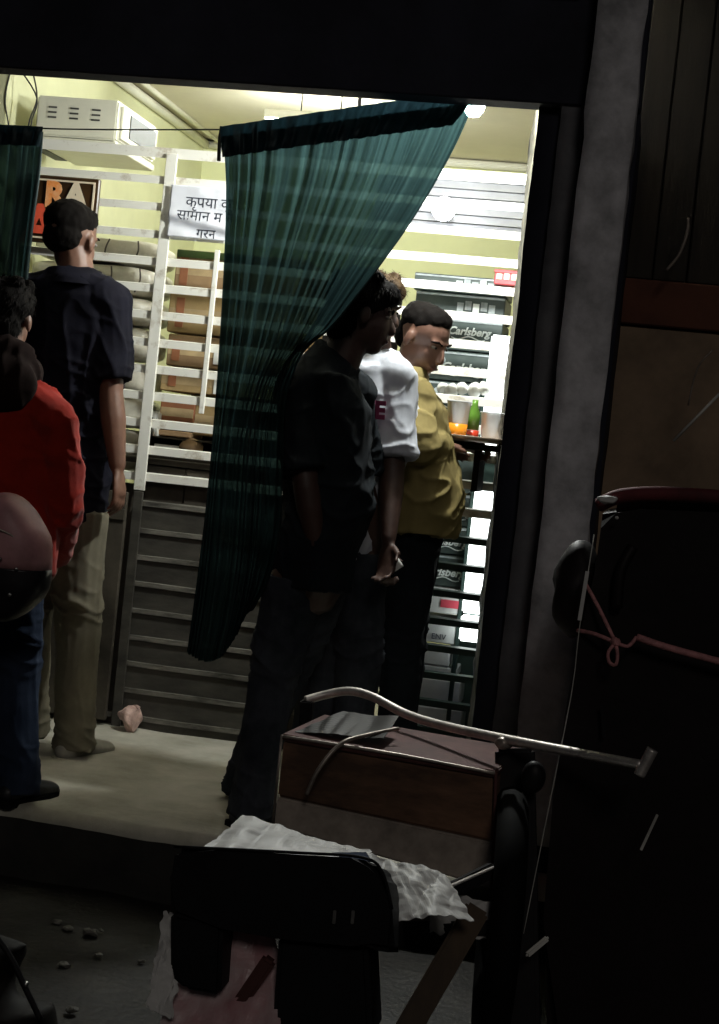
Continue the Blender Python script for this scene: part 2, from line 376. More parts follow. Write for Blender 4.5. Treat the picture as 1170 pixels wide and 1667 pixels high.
# fascia board edge on the lintel
box('fascia', -4.2, -0.30, YF - 0.07, YF - 0.042, 2.50, 3.4, M['facade'], shop, 0.006)
rough_box('pier', -0.385, -0.12, YF, YF + 0.35, 0.0, 2.216, M['facade'], shop, 0.004)
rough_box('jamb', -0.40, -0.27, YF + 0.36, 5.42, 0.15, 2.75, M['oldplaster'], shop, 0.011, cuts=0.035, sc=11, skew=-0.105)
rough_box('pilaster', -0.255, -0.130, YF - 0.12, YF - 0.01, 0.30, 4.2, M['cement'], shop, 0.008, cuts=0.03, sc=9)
rough_box('plaster_strip', -0.325, -0.262, YF - 0.03, YF - 0.008, 0.30, 2.22, M['darkcement'], shop, 0.004, cuts=0.03, sc=9)
box('ceiling', -4.2, 0.2, YF + .052, 8.05, 2.75, 2.85, M['ceiling'], shop)
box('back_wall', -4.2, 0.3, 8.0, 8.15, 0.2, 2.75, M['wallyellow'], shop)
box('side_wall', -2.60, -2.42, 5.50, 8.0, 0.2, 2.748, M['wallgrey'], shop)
box('end_wall', -0.20, 0.0, 5.44, 8.0, 0.2, 2.748, M['ceiling'], shop)
bm = tube_bm([(-2.40, 5.5, 2.725), (-2.40, 7.99, 2.725)], 0.022, 8); from_bm('cornice', bm, M['cornice'], shop, True)
bm = tube_bm([(-2.33, 5.5, 2.742), (-2.33, 7.99, 2.742)], 0.012, 8); from_bm('cornice', bm, M['cornice'], shop, True)
from_bm('cornice', tube_bm([(-2.4, 7.98, 2.725), (-0.2, 7.98, 2.725)], 0.022, 8), M['cornice'], shop, True)
box('porch_wall', -4.2, -4.1, YF + 0.3, 5.45, 0.2, 2.75, M['facade'], shop)

# ---------------------------------------------------------------- neighbouring front on the right
nb = thing('neighbour_front', 'dark brown boarded front with a red brown band right of the pilaster', 'shop front', (0.4, 4.6, 0))
zc = [(at(1110, 460, 4.6).z, at(1110, 535, 4.6).z)]
zb1, zb0 = zc[0]
def planks(z0, z1, m, nmin, nm):
    x = -0.13; k = 0
    while x < 1.2:
        wd = 0.085 + 0.01 * ((k * 7) % 3)
        box('plank', x, x + wd - 0.004, 4.62 + 0.003 * (k % 3), 4.66, z0, z1, m, nb, 0.003); x += wd; k += 1
planks(zb1 + 0.004, 3.6, M['nwall'], 0, 'plank')
box('band_board', -0.13, 1.2, 4.595, 4.66, zb0, zb1, M['nband'], nb, 0.004)
box('lower_board', -0.13, 1.2, 4.61, 4.66, 0.9, zb0 - 0.004, M['npanel'], nb, 0.004)
box('base_board', -0.13, 1.2, 4.60, 4.66, 0.0, 0.896, M['nwall'], nb, 0.004)
box('back_board', -0.13, 1.2, 4.665, 4.70, 0.0, 3.6, M['blackvoid'], nb)
# hook shaped bracket and two pale rods hanging before it
tag(tube('hanging_strap', [at(1120, 355, 4.5), at(1118, 380, 4.5), at(1105, 415, 4.5), at(1085, 440, 4.5)], 0.0045, M['trim'], n=5, taper=None),
    'curved metal strap hanging against the dark brown boards', 'strap')
tag(tube('leaning_rod', [at(1096, 718, 4.35), at(1180, 632, 4.35)], 0.004, M['palestring']), 'thin pale rod slanting up at the right edge', 'rod')  # pale colour stands in for a glint along the rod
tag(tube('thin_twig', [at(1120, 660, 4.4), at(1135, 600, 4.4), at(1160, 570, 4.4)], 0.0022, M['trim'], n=4), 'thin bent twig above the slanting pale rod', 'twig')

# ---------------------------------------------------------------- grille of white slats
gr = thing('slat_grille', 'white painted grille of horizontal steel slats across the shop counter', 'grille', (-1.3, YG, PZ))
X0, X1 = -2.30, -0.50
def slat_z(k): return 2.222 - 0.0945 * k
def slat(x0, x1, z, h, m, k, yo=0.0):
    bm = bmesh.new(); n = 14; rows = []
    for i in range(n + 1):
        x = x0 + (x1 - x0) * i / n
        dz = 0.003 * noise.noise(Vector((x * 3, k * 5.1, 0))); dy = 0.003 * noise.noise(Vector((x * 4, k * 3.3, 9)))
        y0, y1 = YG + yo + dy, YG + yo + 0.022 + dy
        rows.append([bm.verts.new(p) for p in ((x, y0, z + dz - h / 2), (x, y1, z + dz - h / 2 + .004), (x, y1, z + dz + h / 2 + .004), (x, y0, z + dz + h / 2))])
    for a, b in zip(rows, rows[1:]):
        for q in range(4): bm.faces.new((a[q], b[q], b[(q + 1) % 4], a[(q + 1) % 4]))
    bm.faces.new(rows[0]); bm.faces.new(rows[-1][::-1])
    return from_bm('slat', bm, m, gr)
slat(X0, X1, slat_z(0), 0.036, M['slat'], 0).name = 'top_rail'
for k in range(1, 22):
    z = slat_z(k)
    if z > 1.02: slat(X0, X1, z, 0.027, M['slat'], k)
    else:
        slat(-1.74 if z > PZ + .05 else X0, X1 if z > 1.0 else -0.90, z, 0.016, M['slatlow'], k, -0.006)  # paler lips above the laths: lit top edges put into the colour
        if z < 1.0: slat(-0.90, X1, z, 0.022, M['steeldark'], k)  # backlit darkness of these slats put into their colour
        if z < 1.1: slat(-1.74, -0.90, z - .050, 0.080, M['lath'], k, 0.002).name = 'lath'
for xp, wd, zt in ((-1.742, 0.040, 2.22), (-1.545, 0.018, 1.9), (-2.29, 0.035, 2.22)):
    box('post', xp - wd / 2, xp + wd / 2, YG - 0.012, YG - 0.002, 1.04 if xp < -1.6 or xp > -1 else 1.33, zt, M['slat'], gr, 0.002)
box('post', -1.76, -1.725, YG - 0.012, YG - 0.002, PZ, 1.036, M['lath'], gr, 0.002)
# counter boards behind the lower slats, a door leaf on the left
ct = thing('counter_front', 'dark board counter front behind the lower slats', 'counter', (-1.6, YG + 0.03, PZ))
for i in range(8):
    x = -2.3 + i * 0.178
    box('board', x, x + 0.174, YG + 0.03 + 0.003 * (i % 2), YG + 0.055, PZ, 1.13 if i > 2 else 1.06, M['counter'], ct, 0.002)
box('counter_top', -2.3, -0.86, YG + 0.03, YG + 0.16, 1.135, 1.155, M['counter'], ct, 0.003)
dl = thing('door_leaf', 'smooth dark door leaf at the left end of the counter front', 'door', (-1.95, YG - 0.03, PZ))
box('leaf', -2.25, -1.775, YG - 0.035, YG - 0.014, PZ + 0.02, 1.03, M['counter'], dl, 0.003)
box('rail', -2.25, -1.775, YG - 0.042, YG - 0.036, 0.93, 0.97, M['counter'], dl, 0.002)

# ---------------------------------------------------------------- lamps of the shop, one tube and a reflection globe added
pb = at(772, 166, 4.74)
lb = thing('bare_bulb', 'bare bright bulb hanging at the raised corner of the curtain', 'lamp', (pb.x, pb.y, pb.z + .12))
from_bm('bulb', lathe_bm([(0.0005, -.045), (.018, -.040), (.030, -.022), (.034, 0), (.028, .022), (.016, .045), (.014, .055), (.0005, .056)], 20, (pb.x, pb.y, pb.z)), M['bulb'], lb, True)
from_bm('socket', lathe_bm([(0.0005, .057), (.018, .057), (.018, .10), (.006, .12), (.0005, .121)], 16, (pb.x, pb.y, pb.z)), M['plasticblack'], lb, True)
tube('cord', [(pb.x, pb.y, pb.z + .12), (pb.x, pb.y, 2.75)], 0.003, M['wire'], lb)
p0, p1 = at(440, 200, 6.6), at(600, 214, 6.6)
zt_l = at(520, 207, 6.6).z
tl = thing('ceiling_tube', 'long white tube lamp under the shop ceiling behind the curtain', 'lamp', (p0.x, 6.6, zt_l))
from_bm('tube', tube_bm([(p0.x, 6.6, zt_l), (p1.x, 6.6, zt_l)], .014, 10), M['tube'], tl, True)
box('fitting', p0.x - .03, p1.x + .03, 6.585, 6.615, zt_l + .02, zt_l + .06, M['whitebox'], tl, .004)
for q in (.3, .7): tube('hanger', [p0.lerp(p1, q) + Vector((0, 0, .05)), Vector((p0.lerp(p1, q).x, 6.6, 2.75))], .003, M['wire'], tl)
q0, q1 = at(625, 188, 7.3), at(735, 196, 7.3)
zq = at(690, 192, 7.3).z
fill_tube = thing('ceiling_tube', 'added shorter tube lamp brightening the back wall, unseen behind the raised corner of the curtain', 'lamp', (q0.x, 7.3, zq))  # added lamp, out of sight, to brighten the right of the back wall
from_bm('tube', tube_bm([(q0.x, 7.3, zq), (q1.x, 7.3, zq)], .014, 10), M['tube'], fill_tube, True)
box('fitting', q0.x - .03, q1.x + .03, 7.285, 7.315, zq + .02, zq + .05, M['whitebox'], fill_tube, .004)
tube('hanger', [((q0.x + q1.x) / 2, 7.3, zq + .05), ((q0.x + q1.x) / 2, 7.3, 2.75)], .003, M['wire'], fill_tube)
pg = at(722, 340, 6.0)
gl = thing('reflection_globe', 'round glowing globe standing in for the bulb reflection behind the slats at the right', 'lamp', (pg.x, 6.05, pg.z))  # glowing globe added in place of the bulb's reflection in the ribbed sheet
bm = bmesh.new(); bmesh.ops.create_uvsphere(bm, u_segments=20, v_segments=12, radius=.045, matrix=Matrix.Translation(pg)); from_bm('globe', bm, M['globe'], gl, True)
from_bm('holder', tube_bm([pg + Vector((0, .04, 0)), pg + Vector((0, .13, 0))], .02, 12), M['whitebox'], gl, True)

# ribbed sheet at the upper right behind the slats
z0, z1 = at(770, 378, 6.15).z, at(770, 280, 6.15).z
rs = thing('ribbed_sheet', 'grey ribbed metal sheet behind the top right slats', 'metal sheet', (-0.7, 6.15, z0))
nr = 7
for i in range(nr):
    za = z0 + (z1 - z0) * i / nr; zb_ = z0 + (z1 - z0) * (i + 1) / nr
    bm = bmesh.new()
    add_hexa(bm, [(-1.15, 6.15, za), (-.5, 6.15, za), (-.5, 6.2, za), (-1.15, 6.2, za), (-1.15, 6.165, zb_ - .003), (-.5, 6.165, zb_ - .003), (-.5, 6.2, zb_ - .003), (-1.15, 6.2, zb_ - .003)])
    from_bm('rib', bm, M['corrug'], rs)

# vented box high on the left
va, vb = at(62, 152, 5.55), at(186, 238, 5.55)
vx0, vx1, vz1, vz0 = va.x, vb.x, va.z - .005, vb.z + .02
vent = thing('vented_box', 'off white metal box with three slotted vents mounted high on the left', 'appliance', (vx0, 5.55, vz0))
box('case', vx0, vx1, 5.55, 6.0, vz0, vz1, M['whitebox'], vent, .006, 2)
box('side_frame', vx1 + .0005, vx1 + .012, 5.585, 5.985, vz0 + .012, vz1 - .012, M['whitebox'], vent, .003)
box('side_screen', vx1 + .0125, vx1 + .016, 5.66, 5.96, vz0 + .03, vz1 - .03, M['screen'], vent)
box('bottom_tray', vx0 - .005, vx1 + .006, 5.545, 6.0, vz0 - .028, vz0 - .004, M['whitebox'], vent, .003)
for i in range(3):
    cx = vx0 + (vx1 - vx0) * (.20 + .27 * i)
    for j in range(3):
        box('vent_slot', cx - .016, cx + .016, 5.546, 5.552, vz0 + .065 + j * .018, vz0 + .071 + j * .018, M['darkslot'], vent)
box('bracket', vx0 - .05, vx0 - .002, 5.6, 5.9, vz0 - .03, vz0, M['darkmetal'], vent)
for i, (u0, u1, u2) in enumerate(((18, 8, 14), (52, 60, 46), (32, 60, 50))):
    tag(tube('loose_cable', [at(u0, 112, 5.5), at(u1, 160, 5.5), at(u2, 205, 5.5), at(u2 + 6, 260, 5.5)], .003, M['wire'], n=5),
        ['loose cable nearest the left edge of the picture on the yellow wall', 'loose cable running down beside the vented box', 'loose cable curling to the vented box from the middle of the yellow wall'][i], 'cable')

# sign and notice fixed on the slats
def panel_on(name, u0, v0, u1, v1, Y, m, parent, th=.012):
    a, b = at(u0, v0, Y), at(u1, v1, Y)
    return box(name, min(a.x, b.x), max(a.x, b.x), Y, Y + th, min(a.z, b.z), max(a.z, b.z), m, parent, .002), a, b
sg = thing('shop_sign', 'dark framed sign with orange letters RA on the slats', 'sign', (at(100, 400, 5.36).x, 5.36, at(100, 400, 5.36).z))
sa, sb = at(40, 282, 5.35), at(152, 402, 5.35)
box('frame', sa.x, sb.x, 5.35, 5.37, sb.z, sa.z, M['signblack'], sg, .004)
ins = .014
for (x0, x1, z0, z1) in ((sa.x + ins, sb.x - ins, sa.z - ins - .006, sa.z - ins), (sa.x + ins, sb.x - ins, sb.z + ins, sb.z + ins + .006), (sb.x - ins - .006, sb.x - ins, sb.z + ins + .007, sa.z - ins - .007)):
    box('border', x0, x1, 5.345, 5.3495, z0, z1, M['signcream'], sg)
text('lettering', 'R', .118, M['signorange'], Vector((at(88, 316, 5.34).x, 5.344, at(88, 318, 5.34).z)), sg, bold=.006)
text('lettering', 'A', .118, M['signcream'], Vector((at(122, 318, 5.34).x, 5.344, at(122, 320, 5.34).z)), sg, bold=.006)
text('lettering', 'A', .19, M['signred'], Vector((at(62, 370, 5.34).x, 5.344, at(62, 368, 5.34).z)), sg, bold=.006)

def notice():
    a, b = at(279, 300, 5.37), at(372, 392, 5.37)
    t = thing('paper_notice', 'white paper notice with handwritten lines taped to the slats', 'notice', (a.x, 5.37, b.z))
    def py(x, z):
        s, q = (x - a.x) / (b.x - a.x), (z - b.z) / (a.z - b.z)
        return 5.372 - .007 * math.exp(-((q - .42 + .22 * s) / .10) ** 2) + .008 * math.exp(-((q - .25 + .2 * s) / .12) ** 2) + .003 * noise.noise(Vector((x * 20, z * 20, 0)))
    bm = bmesh.new(); n = 40; vs = []
    for i in range(n + 1):
        vs.append([])
        for j in range(n + 1):
            s, q = i / n, j / n
            x = a.x + (b.x - a.x) * s; z = b.z + (a.z - b.z) * q
            y = py(x, z)
            vs[-1].append(bm.verts.new((x, y, z)))
    for i in range(n):
        for j in range(n): bm.faces.new((vs[i][j], vs[i + 1][j], vs[i + 1][j + 1], vs[i][j + 1]))
    r = bmesh.ops.extrude_face_region(bm, geom=list(bm.faces))
    for v in [g for g in r['geom'] if isinstance(g, bmesh.types.BMVert)]: v.co.y += .002
    from_bm('paper', bm, M['paper'], t, True)
    for s, u, v, sz in (('कृपया कु', 338, 330, .052), ('सामान म न', 332, 352, .050), ('गरन', 332, 380, .046)):
        p = at(u, v, 5.355)
        ho = text('handwriting', s, sz, M['ink'], Vector((p.x, 5.3625, p.z)), t)
        for v in ho.data.vertices: v.co.y = py(v.co.x, v.co.z) - .0012
notice()

# ---------------------------------------------------------------- stock behind the grille
def carton(x0, x1, y0, y1, z0, z1, m, label, group=None, tape=True, name='carton', cat='carton'):
    t = thing(name, label, cat, ((x0 + x1) / 2, y0, z0), 0, group)
    box('case', x0, x1, y0, y1, z0, z1, m, t, .004)
    if tape:
        zm = z0 + (z1 - z0) * .5
        box('tape', x0 + .004, x1 - .004, y0 - .0012, y0 - .0002, zm - .016, zm + .016, M['tape'], t)
    return t
def pxbox(u0, v0, u1, v1, Y):
    a, b = at(u0, v0, Y), at(u1, v1, Y)
    return min(a.x, b.x), max(a.x, b.x), min(a.z, b.z), max(a.z, b.z)
# brown cartons, left bay, seen between the slats
desc = ['topmost brown carton with a greenish lid edge in the left bay stack', 'second brown carton from the top of the left bay stack',
        'third brown carton down, just above the white label tag', 'lowest brown carton of the left bay stack, resting on the shelf goods']
for i, (v0, v1) in enumerate(((408, 476), (478, 545), (547, 600), (602, 642))):
    x0, x1, z0, z1 = pxbox(288 - i * 7, v0, 420, v1, 5.72)
    z0 = at(320, v1, 5.72).z + .002; z1 = at(320, v0, 5.72).z
    t = carton(x0 - .01 * (i % 2), x0 + .50, 5.72, 6.1, z0, z1, M['carton'] if i % 2 == 0 else M['carton3'], desc[i], 'brown cartons stacked in the left bay')
    box('side_flap', x0 + .02, x0 + .05, 5.716, 5.7195, z0 + .02, z1 - .02, M['carton2'], t)
    if i == 0: box('lid_edge', x0 + .004, x0 + .26, 5.712, 5.7195, z1 - .028, z1 - .002, M['greenlid'], t)
    if i in (2, 3):
        p = at(346, (v0 + v1) / 2 + 8, 5.70); box('tag', p.x, p.x + .035, 5.712, 5.7195, p.z - .025, p.z + .03, M['label'], t)
for (u0, v0, u1, v1, Y, m, lb_) in ((262, 648, 314, 695, 5.66, 'carton2', 'rust red carton on the left shelf under the brown stack'),
                                 (318, 655, 352, 712, 5.67, 'carton3', 'tan carton on the left shelf beside the rust red carton'),
                                 (252, 698, 310, 714, 5.64, 'carton', 'flat brown packet under the rust red carton on the left shelf')):
    x0, x1, z0, z1 = pxbox(u0, v0, u1, v1, Y)
    carton(x0, x1, Y, Y + .16, z0, z1, M[m], lb_, None, tape=(m != 'carton'))
x0, x1, z0, z1 = pxbox(254, 722, 292, 736, 5.62)
tag(box('price_card', x0, x1, 5.60, 5.604, z0, z1, M['label']), 'small white price card on the edge of the left shelf', 'card')
x0, x1, z0, z1 = pxbox(238, 668, 252, 712, 5.60)
tag(box('white_packet', x0, x1, 5.60, 5.66, z0, z1, M['label'], None, .006, 2), 'narrow white packet standing at the left end of the shelf', 'packet')
p = at(312, 728, 5.62)
bm = bmesh.new(); bmesh.ops.create_uvsphere(bm, u_segments=20, v_segments=14, radius=1, matrix=Matrix.Translation(p) @ Matrix.Diagonal((.045, .035, .032, 1)))
for v in bm.verts: v.co += noise.noise_vector(v.co * 30) * .005
tag(from_bm('paper_bag', bm, M['carton'], None, True), 'round brown paper bag lying on the left shelf', 'bag')
sh = thing('goods_shelf', 'dark wooden shelf under the stacked cartons in the left bay', 'shelf', (-1.5, 5.6, 1.1))
zs = at(300, 742, 5.6).z
box('shelf_board', -1.78, -1.0, 5.58, 6.1, zs - .02, zs, M['counter'], sh, .002)
box('shelf_board', -1.78, -1.0, 5.60, 6.1, at(300, 715, 5.6).z - .006, at(300, 715, 5.6).z, M['counter'], sh, .001)
box('back_panel', -1.8, -1.0, 6.11, 6.13, 0.3, 1.9, M['blackvoid'], sh)
box('side_panel', -1.80, -1.782, 5.58, 6.1, 0.3, 1.30, M['blackvoid'], sh)
# plastic wrapped bundles, far left bay
bl = ['topmost plastic wrapped bundle left of the post, under the sign', 'plastic wrapped bundle second from top in the left stack', 'plastic wrapped bundle third from top, right of the navy sleeve',
      'plastic wrapped bundle fourth from top, beside the bare elbow', 'plastic wrapped bundle fifth from top, beside the forearm', 'plastic wrapped bundle sixth from top of the left stack', 'bottom plastic wrapped bundle of the left stack, above the hand']
vb_ = (388, 432, 482, 530, 588, 645, 700, 775)
for i in range(7):
    zt, zbm = at(215, vb_[i], 5.68).z, at(215, vb_[i + 1], 5.68).z + .004
    x0 = -2.36; x1 = -1.86
    t = thing('wrapped_bundle', bl[i], 'bundle', ((x0 + x1) / 2, 5.68, zbm), 0, 'plastic wrapped bundles stacked in the left bay')
    bm = bmesh.new(); bmesh.ops.create_cube(bm, size=2)
    bmesh.ops.subdivide_edges(bm, edges=list(bm.edges), cuts=10, use_grid_fill=True)
    cx, cy, cz = (x0 + x1) / 2, 5.84, (zt + zbm) / 2
    for v in bm.verts:
        c = v.co.copy(); l = max(abs(c.x), abs(c.y), abs(c.z)); s = (abs(c.x) ** 5 + abs(c.y) ** 5 + abs(c.z) ** 5) ** .2
        c = c / s
        q = Vector((c.x * .25, c.y * .16, c.z * (zt - zbm) / 2))
        nn = noise.noise_vector((q + Vector((i * 3.1, 0, 0))) * 16) + .6 * noise.noise_vector((q + Vector((i, 2, 0))) * 40)
        v.co = Vector((cx, cy, cz)) + q + Vector((nn.x * .006, nn.y * .012, nn.z * .004))
    from_bm('wrap', bm, M['wrap'], t, True)
    for k in range(2):
        xx = cx + .06 + .11 * k + .02 * math.sin(i * 2.2)
        tube('strap', [(xx, 5.668, zbm + .01), (xx + .02 * math.sin(i + k), 5.664, cz), (xx + .012, 5.668, zt - .01)], .0035, M['strap'], t, 6, 4)
# beer cartons, right bay
bd = ['topmost dark carton of the right stack with mixed pale print', 'dark carton second from top in the right stack, printed grey', 'third dark carton in the right stack, level with the forehead',
      'dark carton with the clearest script logo beside the chin', 'dark carton behind the cups on the tray', 'dark carton just below the tray ledge', 'dark carton with a round emblem beside the tan jacket hem',
      'dark carton with faint script above the lower white one', 'dark carton with half lit script, second above the red striped one', 'lowest dark carton, just above the red striped one']
vv = (452, 482, 522, 575, 625, 680, 735, 805, 858, 905, 958)
for i in range(10):
    vs_ = 785 - (vv[i] - 452) * .105
    zt, zbm = at(vs_, vv[i], 5.62).z, at(vs_, vv[i + 1], 5.62).z + .004
    xl, xr = at(737, 470, 5.62).x, at(806, 560, 5.62).x
    xl2 = xl + .006 * ((i * 5) % 3)
    t = thing('beer_carton', bd[i], 'beer carton', ((xl + xr) / 2, 5.62, zbm), 0, 'dark beer cartons stacked at the right')
    box('case', xl2 - .14, xr + .02, 5.62, 5.86, zbm, zt, M['beer'], t, .003)
    box('lid_line', xl2 - .138, xr + .018, 5.617, 5.6195, zt - .010, zt - .004, M['beermid'], t)
    cx = (xl + xr) / 2 - .012; cz = (zt + zbm) / 2; h = zt - zbm
    if i in (0, 1):
        for k in range(5):
            box('print_block', xl2 + .01 + .028 * k, xl2 + .032 + .028 * k, 5.6165, 5.6195, cz - .018 + .006 * (k % 2), cz + .012 + .007 * ((k * 3) % 2), M['beerink' if (k + i) % 3 == 0 else 'beermid'], t)
    elif i == 6:
        bm = lathe_bm([(0.0005, 0), (.022, 0), (.022, .002), (.0005, .002)], 20); me = None
        bmesh.ops.transform(bm, matrix=Matrix.Translation((cx - .035, 5.619, cz + .02)) @ Matrix.Rotation(PI / 2, 4, 'X'), verts=bm.verts)
        from_bm('emblem', bm, M['beermid'], t)
        text('lettering', 'Carlsberg', .020, M['beerink'], Vector((cx - .035, 5.6155, cz - .015)), t, shear=.3, bold=.0006)
    else:
        text('lettering', 'Carlsberg', .038 if i != 3 else .044, M['beerink'], Vector((cx, 5.6155, cz + (.012 if i == 2 else -.006))), t, shear=.28, bold=.0012)
        sw = [(cx - .06 + .12 * k / 10, 5.617, cz - .028 - .006 * math.sin(k * .9) + (.018 if i == 2 else 0)) for k in range(11)]
        tube('swoosh', sw, .0022, M['beerink'], t, 5)
        bm = lathe_bm([(0.0005, 0), (.017, 0), (.017, .002), (.0005, .002)], 18)
        bmesh.ops.transform(bm, matrix=Matrix.Translation((cx - .088, 5.619, cz + .012)) @ Matrix.Rotation(PI / 2, 4, 'X') @ Matrix.Scale(1.4, 4, (0, 1, 0)), verts=bm.verts)
        from_bm('emblem', bm, M['beermid'], t)
# red crate on top
x0, x1, z0, z1 = pxbox(806, 438, 846, 466, 5.58)
rc = thing('red_crate', 'small red plastic crate with pale marks on top of the dark cartons', 'crate', (x0, 5.58, z0))
box('shell', x0, x1 + .01, 5.58, 5.72, z0, z1, M['crate_red'], rc, .003)
box('rim', x0 - .002, x1 + .012, 5.574, 5.5795, z1 - .012, z1, M['crate_red'], rc, .002)
for k in range(3): box('mark', x0 + .008 + .026 * k, x0 + .026 + .026 * k, 5.5765, 5.5795, z0 + .018, z0 + .038 + .004 * k, M['signcream'], rc)
# pale cartons at the bottom right
pd = [('pale carton with a red stripe under the dark cartons', 712, 960, 748, 1000), ('grey carton with dark lettering below the red striped one', 702, 1006, 742, 1048),
      ('small grey carton in the gap above the blue light', 694, 1058, 732, 1084), ('flat pale packet level with the blue light', 686, 1085, 742, 1101),
      ('wide pale carton second from the floor at the right', 680, 1106, 748, 1146), ('lowest pale carton at the foot of the right stack', 672, 1152, 750, 1190)]
for i, (lb_, u0, v0, u1, v1) in enumerate(pd):
    x0, x1, z0, z1 = pxbox(u0, v0, u1, v1, 5.56)
    x0 = at(u0, (v0 + v1) / 2, 5.56).x; x1 = at(u1, (v0 + v1) / 2, 5.56).x
    z0, z1 = at((u0 + u1) / 2, v1, 5.56).z, at((u0 + u1) / 2, v0, 5.56).z
    t = carton(x0 - .08, x1, 5.56, 5.72, z0, z1, M['greycarton'], lb_, 'pale cartons at the foot of the right stack', tape=False)
    if i == 0: box('stripe', x0 + .012, x1 - .001, 5.557, 5.5595, z0 + .022, z0 + .05, M['redprint'], t)
    if i == 1:
        text('lettering', 'ENV', .028, M['ink'], Vector((x0 + .028, 5.5575, z0 + .022)), t)
x0, x1, z0, z1 = pxbox(752, 1099, 768, 1103, 5.44)
tag(box('indicator_light', x0, x1, 5.44, 5.446, z0, z0 + .004, M['blueled']), 'tiny blue indicator light beside the pale cartons', 'light')
# cooler with a tall lit panel
xa = at(795, 800, 5.56).x
zlo, zhi = at(765, 1042, 5.56).z, at(815, 548, 5.56).z
cl = thing('drinks_cooler', 'dark drinks cooler with a tall glowing white light strip', 'cooler', (xa, 5.56, PZ))
box('cabinet', xa + .035, xa + .27, 5.60, 6.1, .22, zhi + .06, M['steeldark'], cl, .006)
box('door_edge', xa - .062, xa - .046, 5.555, 5.60, .35, zhi - .12, M['steeldark'], cl, .003)
pieces = [(zlo, at(765, 1000, 5.56).z), (at(765, 996, 5.56).z, at(800, 800, 5.56).z), (at(808, 740, 5.56).z, zhi)]
box('back_panel', xa - .10, xa + .034, 5.80, 5.82, .22, zlo + .1, M['steeldark'], cl)
box('mount', xa - .03, xa + .015, 5.536, 5.60, zlo + .05, zhi - .05, M['steeldark'], cl)
for a, b in pieces:
    box('light_strip', xa - .042, xa + .030, 5.50, 5.535, a, b, M['panel_light'], cl, .006, 2)
# ledge with tray and cups
zt = at(745, 712, 5.12).z
cx = at(745, 712, 5.12).x
lg = thing('serving_ledge', 'dark serving ledge fixed to the grille under the tray', 'ledge', (cx, 5.3, zt))
box('board', cx - .06, at(830, 712, 5.2).x, 5.14, YG - .014, zt - .035, zt - .014, M['blackvoid'], lg, .003)
box('bracket', cx + .05, cx + .07, 5.2, YG - .014, zt - .17, zt - .036, M['blackvoid'], lg, .002)
box('bracket', cx + .13, cx + .15, 5.2, YG - .014, zt - .17, zt - .036, M['blackvoid'], lg, .002)
bm = lathe_bm([(.0005, 0), (.105, 0), (.128, .014), (.131, .013), (.107, -.003), (.0005, -.003)], 32, (cx + .03, 5.15, zt - .006)); 
tag(from_bm('round_tray', bm, M['traymat'], None, True), 'shallow round tray holding cups in front of the slats', 'tray')
def cup(u, r0, r1, h, label, fill=None, Y=5.12):
    p = at(u, 708, Y); p.z = zt - .004
    t = thing('plastic_cup', label, 'cup', p, 0, 'plastic cups on the tray')
    from_bm('shell', lathe_bm([(.0005, .001), (r0, .001), (r1, h), (r1 + .002, h + .003), (r1 + .003, h), (r1 - .0016, h - .001), (r0 - .001, .003), (.0005, .003)], 24, p), M['cupclear'], t, True)
    if fill:
        rf = r0 + (r1 - r0) * fill[0]
        from_bm('drink', lathe_bm([(.0005, .0005), (r0 + .0012, .0005), (rf + .0012, h * fill[0]), (.0005, h * fill[0])], 24, p), fill[1], t, True)
cup(742, .030, .039, .118, 'tall clear plastic cup half full of orange drink', (.40, M['juice']))
cup(800, .032, .042, .092, 'shorter clear plastic cup at the right end of the tray', None, 5.14)
cup(716, .028, .036, .09, 'plastic cup of amber drink half hidden behind the sleeve', (.45, M['juice']), 5.22)
p = at(768, 708, 5.2); p.z = zt - .004
gb = thing('green_bottle', 'small green bottle with red base between the cups', 'bottle', p)
from_bm('glass', lathe_bm([(.0005, .034), (.020, .034), (.021, .085), (.010, .115), (.010, .132), (.0005, .132)], 20, p), M['greenbottle'], gb, True)
from_bm('base', lathe_bm([(.0005, 0), (.021, 0), (.0215, .033), (.0005, .033)], 20, p), M['redcap'], gb, True)
for k, (u, r) in enumerate(((720, .020), (735, .024), (752, .022), (772, .026), (788, .024))):
    pp = at(u, 632 + 3 * (k % 2), 5.5)
    bm = bmesh.new(); bmesh.ops.create_icosphere(bm, subdivisions=3, radius=r, matrix=Matrix.Translation(pp))
    for v in bm.verts: v.co += noise.noise_vector(v.co * 45 + Vector((k, 0, 0))) * .006
    tag(from_bm('packet', bm, M['label'], None, True), ['leftmost crumpled white packet above the cups', 'crumpled white packet above the amber cup', 'crumpled white packet above the orange drink', 'largest crumpled white packet above the green bottle', 'rightmost crumpled white packet above the short cup'][k], 'packet', 'crumpled white packets behind the cups')

